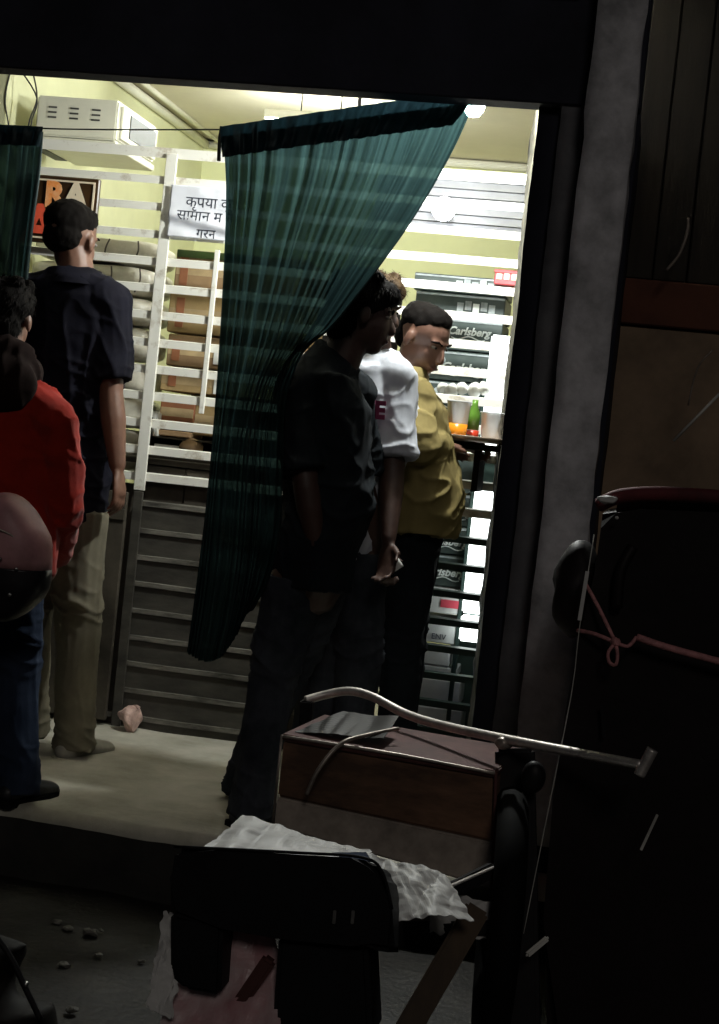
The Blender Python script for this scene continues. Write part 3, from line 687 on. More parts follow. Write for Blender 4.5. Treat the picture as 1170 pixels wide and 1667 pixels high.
# ---------------------------------------------------------------- curtains
def curve_at(pts, t):
    n = len(pts) - 1; x = min(max(t, 0), 1) * n; i = min(int(x), n - 1); f = x - i
    g = lambda k: Vector(pts[min(max(k, 0), n)])
    p0, p1, p2, p3 = g(i - 1), g(i), g(i + 1), g(i + 2)
    return 0.5 * ((2 * p1) + (p2 - p0) * f + (2 * p0 - 5 * p1 + 4 * p2 - p3) * f * f + (3 * p1 - p0 - 3 * p2 + p3) * f ** 3)
def cloth_between(name, L, Rr, Yf, m, parent, ns, nt_, amp, freq, seed, t0=0.0, t1=1.0, yo=0.0, spread=1.0):
    bm = bmesh.new(); uvl = bm.loops.layers.uv.new('UVMap'); vs = []
    for i in range(ns + 1):
        s = i / ns; vs.append([])
        ph = freq * 2 * PI * (s + .07 * noise.noise(Vector((s * 3.3, seed, 0))) + .022 * noise.noise(Vector((s * 11, seed, 3)))) + 1.2 * noise.noise(Vector((s * 17, seed, 0)))
        for j in range(nt_ + 1):
            t = t0 + (t1 - t0) * j / nt_
            a, b = curve_at(L, t), curve_at(Rr, t)
            q = a.lerp(b, s)
            if name == 'drape': q = q + Vector((0, 42 * math.sin(PI * min(1, s * 1.15)) * max(0, (t - .6) / .4) ** 2))
            p = at(q.x, q.y, Yf(s, t))
            env = min(1, .25 + t * 2.2)
            dy = amp * env * (math.sin(ph + .5 * math.sin(t * 5 + s * 9)) + .45 * math.sin(2.3 * ph + 1.3 + 1.5 * t)) + .6 * amp * noise.noise(Vector((s * 14, t * 4, seed)))
            if name == 'drape' and parent is not None and ns > 150:
                e0 = .80 - .10 * t; k0 = max(0, min(1, (s - e0) / .035)); dy -= .030 * k0 * k0 * (3 - 2 * k0) * max(0, min(1, (t - .04) / .12))
            dx = .5 * amp * env * math.cos(ph * 1.1 + t)
            vs[-1].append(bm.verts.new((p.x + dx * .4, p.y + dy + yo, p.z)))
    for i in range(ns):
        for j in range(nt_):
            f = bm.faces.new((vs[i][j], vs[i + 1][j], vs[i + 1][j + 1], vs[i][j + 1]))
            for l, (a, b) in zip(f.loops, ((i, j), (i + 1, j), (i + 1, j + 1), (i, j + 1))):
                l[uvl].uv = (a / ns, t0 + (t1 - t0) * b / nt_)
    o = from_bm(name, bm, m, parent, True)
    return o
YC = 4.33
Lc = [(361, 212), (366, 300), (362, 420), (352, 600), (338, 780), (322, 930), (304, 1062)]
Rc = [(776, 150), (742, 245), (682, 352), (616, 446), (546, 532), (480, 604), (466, 760), (456, 900), (418, 990)]
Rc2 = [curve_at(Rc, (k / 12)) for k in range(13)]
cu = thing('green_curtain', 'sheer dark green curtain with its right corner pulled up to the lintel', 'curtain', at(361, 212, YC))
yfun = lambda s, t: YC - .10 * max(0, min(1, (t - .15) / .35)) * max(0, min(1, (1.0 - t) / .35)) * s ** 2
Rv = [(v.x, v.y) for v in Rc2]
Rv = [Vector((a, b)) for a, b in Rv]
Lv = [Vector(p) for p in Lc]
cloth_between('drape', Lv, Rv, yfun, M['curtain'], cu, 180, 90, .011, 17, 1.0, t0=.03)
Lh = [Vector(p) for p in ((360, 208), (361, 232), (364, 258))]
Rh = [Vector(p) for p in ((780, 146), (760, 180), (738, 206))]
cloth_between('header', Lh, Rh, lambda s, t: YC, M['header'], cu, 120, 10, .006, 14, 4.0, yo=-.016)
tube('ring', [at(361, 206, YC), at(358, 226, YC), at(356, 262, YC)], .006, M['wire'], cu, 8, 4)
cu2 = thing('green_curtain', 'sheer green curtain at the left edge behind the red hoodie', 'curtain', at(20, 208, YC))
L2 = [Vector(p) for p in ((-120, 200), (-124, 420), (-150, 700), (-170, 1000))]
R2 = [Vector(p) for p in ((70, 210), (62, 300), (46, 430), (20, 700), (-20, 1000))]
cloth_between('drape', L2, R2, lambda s, t: YC, M['curtain'], cu2, 90, 60, .012, 9, 12.0, t0=.02)
Lh = [Vector(p) for p in ((-121, 199), (-122, 232))]; Rh = [Vector(p) for p in ((73, 208), (66, 240))]
cloth_between('header', Lh, Rh, lambda s, t: YC, M['header'], cu2, 60, 6, .006, 8, 14.0, yo=-.018)
tag(tube('curtain_wire', [at(-140, 199, YC), at(100, 210, YC + .004), at(362, 211, YC)], .0022, M['wire'], n=4), 'thin wire the curtains hang from across the opening', 'wire')
ph = at(584, 176, 5.9)
tag(tube('ceiling_hook', [(ph.x, 5.9, 2.75), (ph.x, 5.9, ph.z + .02), (ph.x + .012, 5.9, ph.z - .02), (ph.x + .004, 5.9, ph.z - .05)], .007, M['darkmetal'], n=4), 'short dark hook under the ceiling above the curtain', 'hook')

# ---------------------------------------------------------------- people
def loft(bm, rings, seg=16, side=None, caps=True, flat=False):
    """rings: (centre, r_side, r_front); sections across the path, side = direction of r_side"""
    pts = [Vector(r[0]) for r in rings]; out = []
    if caps and not flat:
        d0 = (pts[0] - pts[1]).normalized(); d1 = (pts[-1] - pts[-2]).normalized()
        a, b = rings[0], rings[-1]
        rings = [(pts[0] + d0 * min(a[1], a[2]) * .95, a[1] * .18, a[2] * .18), (pts[0] + d0 * min(a[1], a[2]) * .65, a[1] * .72, a[2] * .72)] + list(rings) + \
                [(pts[-1] + d1 * min(b[1], b[2]) * .65, b[1] * .72, b[2] * .72), (pts[-1] + d1 * min(b[1], b[2]) * .95, b[1] * .18, b[2] * .18)]
        pts = [Vector(r[0]) for r in rings]
    sd = Vector(side) if side else None
    for i, (c, ra, rb) in enumerate(rings):
        d = (pts[min(i + 1, len(pts) - 1)] - pts[max(i - 1, 0)]).normalized()
        s = sd if sd is not None and abs(sd.normalized().dot(d)) < .95 else d.orthogonal()
        s = (s - d * s.dot(d)).normalized(); f = d.cross(s)
        out.append([bm.verts.new(pts[i] + s * math.cos(2 * PI * k / seg) * ra + f * math.sin(2 * PI * k / seg) * rb) for k in range(seg)])
    for a, b in zip(out, out[1:]):
        for k in range(seg): bm.faces.new((a[k], a[(k + 1) % seg], b[(k + 1) % seg], b[k]))
    bm.faces.new(out[0][::-1]); bm.faces.new(out[-1])
def ellip(bm, c, r, rot=None):
    m_ = Matrix.Translation(c) @ (rot.to_4x4() if rot else Matrix.Identity(4)) @ Matrix.Diagonal((*r, 1))
    bmesh.ops.create_uvsphere(bm, u_segments=20, v_segments=14, radius=1, matrix=m_)
def remesh(name, bm, m, parent, vox=.007, smooth=4, wr=None):
    bmesh.ops.recalc_face_normals(bm, faces=bm.faces)
    me = bpy.data.meshes.new(name + '_raw'); bm.to_mesh(me); bm.free()
    tmp = bpy.data.objects.new('tmp', me); COL.objects.link(tmp)
    r = tmp.modifiers.new('r', 'REMESH'); r.mode = 'VOXEL'; r.voxel_size = vox
    s = tmp.modifiers.new('s', 'SMOOTH'); s.iterations = smooth; s.factor = .5
    dg = bpy.context.evaluated_depsgraph_get()
    me2 = bpy.data.meshes.new_from_object(tmp.evaluated_get(dg)); bpy.data.objects.remove(tmp); bpy.data.meshes.remove(me)
    me2.name = name
    if wr:
        me2.update()
        ns = [v.normal.copy() for v in me2.vertices]
        for v, n_ in zip(me2.vertices, ns): v.co += n_ * wr(v.co)
    me2.materials.clear()
    return linkmesh(name, me2, m, parent, True, world=False)

def person(label, root, yaw, H, wj=None, head_dir=(0, 1, 0), head_up=(0, 0, 1), mats=None, jacket=1.0, sleeve='short', hair='short', hood=False, shoe_rz=(0, 0), group=None, belly=0.0, soles=None, tuck=False, curl=.6, collar=False):
    mt = dict(skin='skin', hair='hair', shirt='navy', trousers='khaki', shoe='shoeblack'); mt.update(mats or {})
    t = thing('person', label, 'person', root, yaw)
    if group: t['group'] = group
    J = dict(pelvis=(0, 0, .53), waist=(0, .004, .61), chest=(0, .004, .72), sh_c=(0, -.004, .805), neck=(0, .0, .845), head=(0, .014, .925),
             hip_r=(.050, 0, .515), hip_l=(-.050, 0, .515), knee_r=(.052, .008, .285), knee_l=(-.052, .008, .285), ank_r=(.055, -.010, .045), ank_l=(-.055, -.010, .045),
             sh_r=(.108, -.004, .800), sh_l=(-.108, -.004, .800), elb_r=(.130, -.02, .630), elb_l=(-.130, -.02, .630), wr_r=(.135, .02, .490), wr_l=(-.135, .02, .490))
    J = {k: Vector(v) * H for k, v in J.items()}
    for k, v in (wj or {}).items():        # offsets given in world axes from the root
        J[k] = Matrix.Rotation(-yaw, 3, 'Z') @ Vector(v)
    X = Vector((1, 0, 0))
    fd = (Matrix.Rotation(-yaw, 3, 'Z') @ Vector(head_dir)).normalized(); upv = Vector(head_up)
    rt = fd.cross(upv).normalized(); up = rt.cross(fd).normalized()
    hm = Matrix((rt, fd, up)).transposed()      # columns: right, front, up
    hc = J['head']; k = H / 1.7
    hp = lambda a, b, c: hc + hm @ (Vector((a, b, c)) * k)
    # --- body, one surface
    bm = bmesh.new()
    loft(bm, [(J['pelvis'] - Vector((0, 0, .03 * H)), .085 * H, .060 * H), (J['pelvis'], .090 * H, .064 * H), (J['waist'], .078 * H, .056 * H), (J['chest'], .084 * H, .056 * H), (J['sh_c'], .070 * H, .040 * H), (J['neck'], .034 * H, .034 * H)], 20, X)
    loft(bm, [(J['neck'] - Vector((0, 0, .02 * H)), .036 * H, .036 * H), (J['neck'].lerp(hc, .5), .031 * H, .034 * H), (hc + hm @ Vector((0, -.01, 0)), .034 * H, .036 * H)], 14, X)
    ellip(bm, hp(0, -.014, .028), Vector((.074, .094, .084)) * k, hm)
    ellip(bm, hp(0, .020, -.030), Vector((.060, .070, .078)) * k, hm)
    ellip(bm, hp(0, .050, -.085), Vector((.032, .030, .026)) * k, hm)
    ellip(bm, hp(0, .066, .022), Vector((.050, .020, .012)) * k, hm)          # brow
    for sx in (-1, 1):
        ellip(bm, hp(sx * .036, .044, -.028), Vector((.018, .026, .026)) * k, hm)   # cheek
        ellip(bm, hp(sx * .080, -.004, -.008), Vector((.008, .018, .029)) * k, hm)  # ear
    loft(bm, [(hp(0, .078, .012), .008 * k, .010 * k), (hp(0, .098, -.020), .012 * k, .012 * k), (hp(0, .100, -.032), .016 * k, .012 * k)], 10, rt)
    ellip(bm, hp(0, .084, -.058), Vector((.024, .010, .006)) * k, hm); ellip(bm, hp(0, .082, -.068), Vector((.021, .010, .007)) * k, hm)
    for s in 'rl':
        loft(bm, [(J['sh_' + s], .027 * H, .029 * H), (J['sh_' + s].lerp(J['elb_' + s], .5), .026 * H, .028 * H), (J['elb_' + s], .023 * H, .024 * H)], 12)
        loft(bm, [(J['elb_' + s], .023 * H, .024 * H), (J['elb_' + s].lerp(J['wr_' + s], .35), .024 * H, .024 * H), (J['wr_' + s], .0155 * H, .014 * H)], 12)
        loft(bm, [(J['hip_' + s], .050 * H, .054 * H), (J['hip_' + s].lerp(J['knee_' + s], .5), .042 * H, .044 * H), (J['knee_' + s], .032 * H, .032 * H)], 12)
        loft(bm, [(J['knee_' + s], .032 * H, .032 * H), (J['knee_' + s].lerp(J['ank_' + s], .35), .031 * H, .033 * H), (J['ank_' + s], .021 * H, .023 * H)], 12)
        # hand: palm, four fingers, thumb
        d = (J['wr_' + s] - J['elb_' + s]).normalized()
        fr = Vector((0, 1, 0)); fr = (fr - d * fr.dot(d)); fr = fr.normalized() if fr.length > .1 else Vector((0, 0, 1))
        inn = d.cross(fr).normalized() * (1 if s == 'r' else -1)
        if inn.x * (1 if s == 'r' else -1) > 0: inn = -inn
        w0 = J['wr_' + s]; hs = .105 * H / .1785 * .1
        loft(bm, [(w0, .020 * k, .015 * k), (w0 + d * .045 * k, .036 * k, .015 * k), (w0 + d * .085 * k, .038 * k, .013 * k)], 12, fr)
        for q, (off, ln) in enumerate(((.030, .068), (.010, .078), (-.010, .072), (-.029, .056))):
            b0 = w0 + d * .085 * k + fr * off * k
            d1 = (d + inn * curl * .5).normalized(); d2 = (d + inn * curl * 1.5).normalized(); d3 = (d * .6 + inn * curl * 2).normalized()
            p1 = b0 + d1 * ln * .42 * k; p2 = p1 + d2 * ln * .32 * k; p3 = p2 + d3 * ln * .26 * k
            loft(bm, [(b0 - d * .02 * k, .0098 * k, .0098 * k), (p1, .0092 * k, .0092 * k), (p2, .0085 * k, .0085 * k), (p3, .0075 * k, .0075 * k)], 8)
        b0 = w0 + d * .028 * k + fr * .024 * k
        p1 = b0 + (d * .7 + fr * .7 + inn * .3).normalized() * .042 * k; p2 = p1 + (d + fr * .2 + inn * .5).normalized() * .030 * k
        loft(bm, [(b0, .012 * k, .012 * k), (p1, .0105 * k, .0105 * k), (p2, .009 * k, .009 * k)], 8)
    remesh('body', bm, M[mt['skin']], t, .0062, 3)
    # --- eyes and brows
    for sx in (-1, 1):
        bm = bmesh.new(); ellip(bm, hp(sx * .031, .071, .006), Vector((.013, .009, .006)) * k, hm); e = from_bm('eye', bm, M['eye'], t, True, world=False)
        bm = bmesh.new(); ellip(bm, hp(sx * .031, .080, .006), Vector((.006, .003, .0045)) * k, hm); from_bm('iris', bm, M['iris'], e, True, world=False)
        bm = bmesh.new(); loft(bm, [(hp(sx * .016, .086, .022), .004 * k, .004 * k), (hp(sx * .034, .084, .028), .005 * k, .004 * k), (hp(sx * .052, .068, .022), .003 * k, .003 * k)], 8); from_bm('eyebrow', bm, M[mt['hair']], t, True, world=False)
    bm = bmesh.new(); ellip(bm, hp(0, .090, -.063), Vector((.022, .0045, .0065)) * k, hm); from_bm('lips', bm, M['lip'], t, True, world=False)
    # --- hair
    bm = bmesh.new()
    if hair == 'short':
        ellip(bm, hp(0, -.024, .054), Vector((.079, .093, .070)) * k, hm); ellip(bm, hp(0, .018, .076), Vector((.064, .060, .042)) * k, hm); ellip(bm, hp(0, -.052, .004), Vector((.068, .056, .056)) * k, hm)
    elif hair == 'receding':
        ellip(bm, hp(0, -.030, .052), Vector((.077, .088, .064)) * k, hm); ellip(bm, hp(0, -.062, -.006), Vector((.066, .046, .062)) * k, hm); ellip(bm, hp(0, .000, .080), Vector((.064, .064, .040)) * k, hm)
    else:
        ellip(bm, hp(0, -.022, .046), Vector((.088, .100, .086)) * k, hm); ellip(bm, hp(0, .040, .072), Vector((.070, .062, .045)) * k, hm); ellip(bm, hp(0, -.055, -.030), Vector((.074, .056, .070)) * k, hm)
        for q in range(16):
            a = q * 2.4; ellip(bm, hp(.06 * math.cos(a), -.02 + .075 * math.sin(a), .085 + .03 * math.sin(q * 1.7)), Vector((.022, .026, .022)) * k, hm)
    sdh = Vector((root[0] * 9, 0, 0))
    ho = remesh('hair', bm, M[mt['hair']], t, .006, 2, lambda c: .003 * noise.noise((c + sdh) * 60) + .003 * noise.noise((c + sdh) * 25))
    # short locks of hair all over the crown
    rn = random.Random(int(root[0] * 1000)); bm = bmesh.new(); bm.from_mesh(ho.data); bm.normal_update()
    vs_ = list(bm.verts); ln_ = .007 if hair != 'bushy' else .020
    for q in range(2600):
        v = rn.choice(vs_); n_ = v.normal; p = v.co - n_ * .003
        fl = (Vector((rn.uniform(-1, 1), rn.uniform(-1, 1), rn.uniform(-1, 1))) * .5 - up * .9 - fd * .25)
        fl = (fl - n_ * fl.dot(n_)).normalized(); d_ = (fl * rn.uniform(.7, 1.1) + n_ * rn.uniform(.25, .6)).normalized()
        sd_ = d_.cross(n_).normalized() * .0016; L_ = ln_ * rn.uniform(.6, 1.5)
        bm.faces.new((bm.verts.new(p - sd_), bm.verts.new(p + sd_), bm.verts.new(p + d_ * L_)))
    bm.to_mesh(ho.data); bm.free()
    for p in ho.data.polygons: p.use_smooth = True
    # --- trousers
    bm = bmesh.new(); P = J['pelvis']
    loft(bm, [(P - Vector((0, 0, .035 * H)), .094 * H, .072 * H), (P, .098 * H, .073 * H), (P + Vector((0, 0, .045 * H)), .092 * H, .066 * H)], 20, X, flat=True)
    for s in 'rl':
        hi, kn, an = J['hip_' + s], J['knee_' + s], J['ank_' + s]
        loft(bm, [(hi + Vector((0, 0, .01 * H)), .056 * H, .066 * H), (hi.lerp(kn, .5), .051 * H, .055 * H), (kn, .043 * H, .045 * H), (kn.lerp(an, .5), .041 * H, .043 * H), (an + Vector((0, 0, .0)), .040 * H, .043 * H), (an - Vector((0, 0, .022 * H)), .041 * H, .045 * H)], 16, flat=True)
    def rid(v): return (1 - abs(noise.noise(v + sdh))) ** 7
    def wrk(c):
        low = max(0, 1 - abs(c.z - .29 * H) / (.09 * H)) + max(0, 1 - c.z / (.15 * H)) + .7 * max(0, 1 - abs(c.z - .50 * H) / (.05 * H))
        return .005 * noise.noise(Vector((c.x * 9, c.y * 9, c.z * 6)) + sdh) + .012 * low * rid(Vector((c.x * 7, c.y * 7, c.z * 22 + c.x * 9))) + .006 * rid(Vector((c.x * 14, c.y * 14, c.z * 4))) - .006
    remesh('trousers', bm, M[mt['trousers']], t, .0065, 3, wrk)
    # --- upper garment
    bm = bmesh.new(); b = belly
    z0 = -.03 * H if not tuck else .035 * H
    Pz = P + Vector((0, 0, z0)); fo = Vector((0, 1, 0))
    loft(bm, [(Pz, .103 * H * jacket, .077 * H * jacket + b * .6), (P + Vector((0, b * .35, .04 * H)), .103 * H * jacket, .076 * H * jacket + b), (J['waist'] + fo * b * .4, .100 * H * jacket, .074 * H * jacket + b), (J['waist'].lerp(J['chest'], .6), .104 * H * jacket, .074 * H * jacket + b * .3),
              (J['chest'] + Vector((0, 0, .03 * H)), .106 * H * jacket, .072 * H * jacket), (J['sh_c'], .100 * H, .056 * H), (J['sh_c'].lerp(J['neck'], .55), .068 * H, .046 * H), (J['neck'] + Vector((0, 0, .004)), .045 * H, .043 * H)], 22, X, flat=True)
    for s in 'rl':
        sh, el, wr_ = J['sh_' + s], J['elb_' + s], J['wr_' + s]
        ins_ = sh.lerp(J['sh_c'], .30)
        ellip(bm, sh.lerp(J['sh_c'], .10), Vector((.047, .050, .046)) * H)
        loft(bm, [(J['sh_c'].lerp(J['neck'], .35), .046 * H, .05 * H), (sh, .043 * H, .047 * H)], 14)
        if sleeve == 'short':
            loft(bm, [(ins_, .040 * H, .044 * H), (sh, .042 * H, .046 * H), (sh.lerp(el, .45), .040 * H, .043 * H), (sh.lerp(el, .86), .041 * H, .044 * H)], 14, flat=True)
        else:
            loft(bm, [(ins_, .040 * H, .044 * H), (sh, .043 * H, .047 * H), (sh.lerp(el, .5), .040 * H, .042 * H), (el, .037 * H, .039 * H)], 14)
            loft(bm, [(el, .037 * H, .039 * H), (el.lerp(wr_, .5), .033 * H, .034 * H), (el.lerp(wr_, .86), .028 * H, .028 * H), (el.lerp(wr_, .96), .023 * H, .023 * H)], 14, flat=True)
    def wrs(c):
        lowr = max(0, 1 - abs(c.z - .60 * H) / (.16 * H))
        return .004 * noise.noise(Vector((c.x * 8, c.y * 8, c.z * 6)) + sdh) + .008 * rid(Vector((c.x * 11 + c.z * 3, c.y * 11, c.z * 4.5))) + .012 * (.25 + lowr) * rid(Vector((c.x * 7 - c.z * 6, c.y * 7, c.z * 15 + c.x * 10))) * (.45 if hood else 1) - .003
    remesh('hoodie' if hood else ('jacket' if sleeve == 'long' else 'shirt'), bm, M[mt['shirt']], t, .006, 3, wrs)
    if hood:
        bm = bmesh.new()
        ellip(bm, J['neck'] + Vector((0, -.050 * H, -.024 * H)), Vector((.078, .034, .060)) * H)
        ellip(bm, J['neck'] + Vector((0, -.030 * H, .022 * H)), Vector((.062, .036, .042)) * H)
        for q in range(11):
            a = PI * (q / 10) + PI
            ellip(bm, J['neck'] + Vector((.048 * H * math.cos(a), .042 * H * math.sin(a) - .004 * H, -.004 * H)), Vector((.026, .026, .034)) * H)
        remesh('hood', bm, M['hoodlining'], t, .0075, 4, wrs)
    if collar:
        bm = bmesh.new(); n0 = J['neck']; ax = (J['head'] - n0).normalized()
        rings_ = []
        for (h_, r_) in ((-.006, .046), (.016, .044), (.020, .046), (-.004, .056), (-.012, .060)):
            ring = []
            for q in range(24):
                a = 2 * PI * q / 24; fr_ = max(0, math.sin(a))
                ring.append(bm.verts.new(n0 + ax * (h_ - .012 * fr_ ** 4) * H + Vector((math.cos(a) * r_, math.sin(a) * r_ * .95, 0)) * H))
            rings_.append(ring)
        for r0_, r1_ in zip(rings_, rings_[1:]):
            for q in range(24): bm.faces.new((r0_[q], r0_[(q + 1) % 24], r1_[(q + 1) % 24], r1_[q]))
        from_bm('collar', bm, M[mt['shirt']], t, True, world=False)
    # --- shoes
    for s, rz in zip('rl', shoe_rz):
        an = J['ank_' + s]; fw = Matrix.Rotation(rz, 3, 'Z') @ Vector((0, 1, 0)); sd = Matrix.Rotation(rz, 3, 'Z') @ X
        g = Vector((an.x, an.y, an.z - .045 * H)); 
        bm = bmesh.new()
        loft(bm, [(g - fw * .045 * k + Vector((0, 0, .036)), .034 * k, .034 * k), (g + fw * .02 * k + Vector((0, 0, .044)), .038 * k, .040 * k), (g + fw * .09 * k + Vector((0, 0, .034)), .044 * k, .030 * k), (g + fw * .165 * k + Vector((0, 0, .026)), .040 * k, .021 * k)], 16, sd)
        loft(bm, [(an + Vector((0, 0, .02)), .034 * k, .038 * k), (g + Vector((0, 0, .045)), .036 * k, .042 * k)], 14, sd)
        so = remesh('shoe', bm, M[mt['shoe']], t, .006, 3)
        bm = bmesh.new(); pr = []
        for (f_, w_) in ((-.082, .018), (-.07, .032), (-.02, .036), (.05, .043), (.11, .046), (.165, .038), (.192, .020)): pr.append((f_, w_))
        ou = [g + fw * f_ * k + sd * w_ * k for f_, w_ in pr] + [g + fw * f_ * k - sd * w_ * k for f_, w_ in pr[::-1]]
        lo_ = [bm.verts.new(p + Vector((0, 0, .001))) for p in ou]; hi_ = [bm.verts.new(p + Vector((0, 0, .020))) for p in ou]
        bm.faces.new(lo_); bm.faces.new(hi_[::-1])
        for q in range(len(ou)): bm.faces.new((lo_[q], lo_[(q + 1) % len(ou)], hi_[(q + 1) % len(ou)], hi_[q]))
        from_bm('sole', bm, M[soles or 'rubber'], so, world=False)
    return t, J

def rel(u, v, Y, root): return at(u, v, Y) - Vector(root)

# man at the counter, back to the viewer
rA = Vector((-1.835, 4.86, PZ)); HA = 1.72
A, JA = person('man in a dark navy shirt and khaki trousers seen from behind at the counter', rA, R(-6), HA,
    dict(head=rel(117, 392, 4.86, rA), neck=rel(128, 455, 4.84, rA), sh_c=rel(126, 478, 4.84, rA), sh_r=rel(178, 497, 4.83, rA), sh_l=rel(50, 484, 4.84, rA),
         elb_r=rel(180, 640, 4.80, rA), wr_r=rel(191, 760, 4.78, rA), chest=rel(118, 560, 4.85, rA), waist=rel(100, 700, 4.86, rA), pelvis=rel(90, 815, 4.86, rA),
         elb_l=rel(25, 640, 4.9, rA), wr_l=rel(30, 720, 5.05, rA),
         hip_r=rel(128, 840, 4.86, rA), knee_r=rel(126, 1020, 4.86, rA), ank_r=rel(122, 1200, 4.84, rA), hip_l=rel(55, 835, 4.86, rA), knee_l=rel(48, 1010, 4.92, rA), ank_l=rel(45, 1180, 5.02, rA)),
    head_dir=(.28, .95, -.10), mats=dict(shirt='navy', trousers='khaki', shoe='paleshoe'), shoe_rz=(R(-12), R(8)), soles='sole', collar=True)
# person in a red hoodie, nearest on the left
rE = Vector((-1.60, 4.17, PZ)); HE = 1.50
E_, JE = person('person in a red hooded sweatshirt and blue jeans at the left edge', rE, R(8), HE,
    dict(head=rel(10, 520, 4.18, rE), neck=rel(8, 602, 4.15, rE), sh_c=rel(4, 630, 4.15, rE), sh_r=rel(92, 690, 4.15, rE), sh_l=rel(-100, 680, 4.15, rE), chest=rel(4, 730, 4.16, rE), waist=rel(2, 830, 4.17, rE), pelvis=rel(0, 900, 4.17, rE),
         elb_r=rel(104, 830, 4.20, rE), wr_r=rel(88, 915, 4.40, rE), elb_l=rel(-100, 850, 4.2, rE), wr_l=rel(-40, 900, 4.42, rE),
         hip_r=rel(26, 935, 4.17, rE), knee_r=rel(27, 1100, 4.19, rE), ank_r=rel(30, 1270, 4.17, rE), hip_l=rel(-50, 930, 4.17, rE), knee_l=rel(-60, 1100, 4.19, rE), ank_l=rel(-66, 1265, 4.2, rE)),
    head_dir=(.05, 1, -.1), mats=dict(shirt='redhood', trousers='bluejeans', shoe='shoeblack'), sleeve='long', hood=True, jacket=1.04, hair='bushy', shoe_rz=(R(-25), R(20)))
# person in black, half behind the curtain edge
rB = Vector((-.915, 4.43, PZ)); HB = 1.60
B_, JB = person('person in a black shirt and dark trousers in profile at the curtain edge', rB, R(-62), HB,
    dict(head=rel(590, 512, 4.46, rB), neck=rel(552, 580, 4.45, rB), sh_c=rel(524, 612, 4.45, rB), sh_r=rel(486, 640, 4.36, rB), sh_l=rel(572, 645, 4.58, rB), chest=rel(530, 700, 4.45, rB), waist=rel(534, 820, 4.44, rB), pelvis=rel(505, 925, 4.43, rB),
         elb_r=rel(498, 790, 4.29, rB), wr_r=rel(516, 895, 4.30, rB), elb_l=rel(590, 790, 4.66, rB), wr_l=rel(612, 880, 4.7, rB),
         hip_r=rel(478, 950, 4.38, rB), knee_r=rel(440, 1125, 4.36, rB), ank_r=rel(412, 1305, 4.30, rB), hip_l=rel(520, 950, 4.48, rB), knee_l=rel(455, 1120, 4.56, rB), ank_l=rel(398, 1272, 4.60, rB)),
    head_dir=(.86, .30, -.12), mats=dict(skin='skin3', shirt='black', trousers='darkjeans', shoe='shoegrey'), hair='bushy', shoe_rz=(R(20), R(62)), jacket=1.0)
# person in the white printed tee, hidden behind the black shirt
rC = Vector((-.735, 4.74, PZ)); HC = 1.60
C_, JC = person('person in a white tee with maroon print standing behind the black shirt', rC, R(-125), HC,
    dict(head=rel(604, 505, 4.74, rC), neck=rel(610, 580, 4.74, rC), sh_c=rel(606, 606, 4.74, rC), sh_l=rel(640, 618, 4.72, rC), sh_r=rel(555, 612, 4.76, rC), chest=rel(600, 690, 4.74, rC), waist=rel(566, 800, 4.74, rC), pelvis=rel(552, 880, 4.74, rC),
         elb_l=rel(638, 765, 4.68, rC), wr_l=rel(632, 880, 4.60, rC), elb_r=rel(545, 770, 4.78, rC), wr_r=rel(550, 880, 4.75, rC),
         hip_l=rel(580, 910, 4.73, rC), knee_l=rel(585, 1070, 4.72, rC), ank_l=rel(566, 1255, 4.73, rC), hip_r=rel(535, 905, 4.76, rC), knee_r=rel(530, 1070, 4.76, rC), ank_r=rel(500, 1245, 4.78, rC)),
    head_dir=(.75, -.3, -.1), mats=dict(skin='skin3', shirt='whitetee', trousers='darkjeans', shoe='shoegrey', hair='hairbrown'), hair='bushy')
# man in tan with the tray
rD = Vector((-.70, 4.99, PZ)); HD = 1.60
D_, JD = person('man in a loose tan jacket and black trousers looking down at the cups', rD, R(-84), HD,
    dict(head=rel(690, 553, 4.98, rD), neck=rel(660, 612, 4.99, rD), sh_c=rel(655, 635, 4.99, rD), sh_r=rel(668, 650, 4.90, rD), sh_l=rel(650, 630, 5.08, rD), chest=rel(660, 700, 4.99, rD), waist=rel(674, 770, 4.99, rD), pelvis=rel(676, 840, 4.99, rD),
         elb_r=rel(680, 722, 4.80, rD), wr_r=rel(722, 726, 4.98, rD), elb_l=rel(700, 700, 5.15, rD), wr_l=rel(735, 712, 5.18, rD),
         hip_r=rel(672, 870, 4.94, rD), knee_r=rel(655, 1030, 4.94, rD), ank_r=rel(640, 1240, 4.92, rD), hip_l=rel(672, 870, 5.04, rD), knee_l=rel(662, 1030, 5.05, rD), ank_l=rel(640, 1230, 5.06, rD)),
    head_dir=(.80, -.42, -.44), mats=dict(shirt='tan', trousers='black', shoe='shoeblack', skin='skin2'), hair='receding', sleeve='long', jacket=1.10, belly=.006, collar=True)
# chest print on the white tee
pt = at(606, 668, 4.60)
text('print', 'UE', .068, M['teeprint'], Vector((pt.x, pt.y, pt.z)), C_, rot=(PI / 2, 0, R(-18)), bold=.004)
# white slip in the hand of the person in the white tee
ps = at(640, 918, 4.58)
bm = bmesh.new(); bmesh.ops.create_grid(bm, x_segments=6, y_segments=6, size=.022)
for v in bm.verts: v.co.z += .01 * noise.noise(v.co * 40)
bmesh.ops.transform(bm, matrix=Matrix.Translation(ps) @ Matrix.Rotation(R(80), 4, 'X') @ Matrix.Rotation(R(40), 4, 'Z'), verts=bm.verts)
r = bmesh.ops.extrude_face_region(bm, geom=list(bm.faces))
for v in [g for g in r['geom'] if isinstance(g, bmesh.types.BMVert)]: v.co.y += .002
tag(from_bm('paper_slip', bm, M['label'], None, True), 'small crumpled white slip held low beside the black trousers', 'paper')

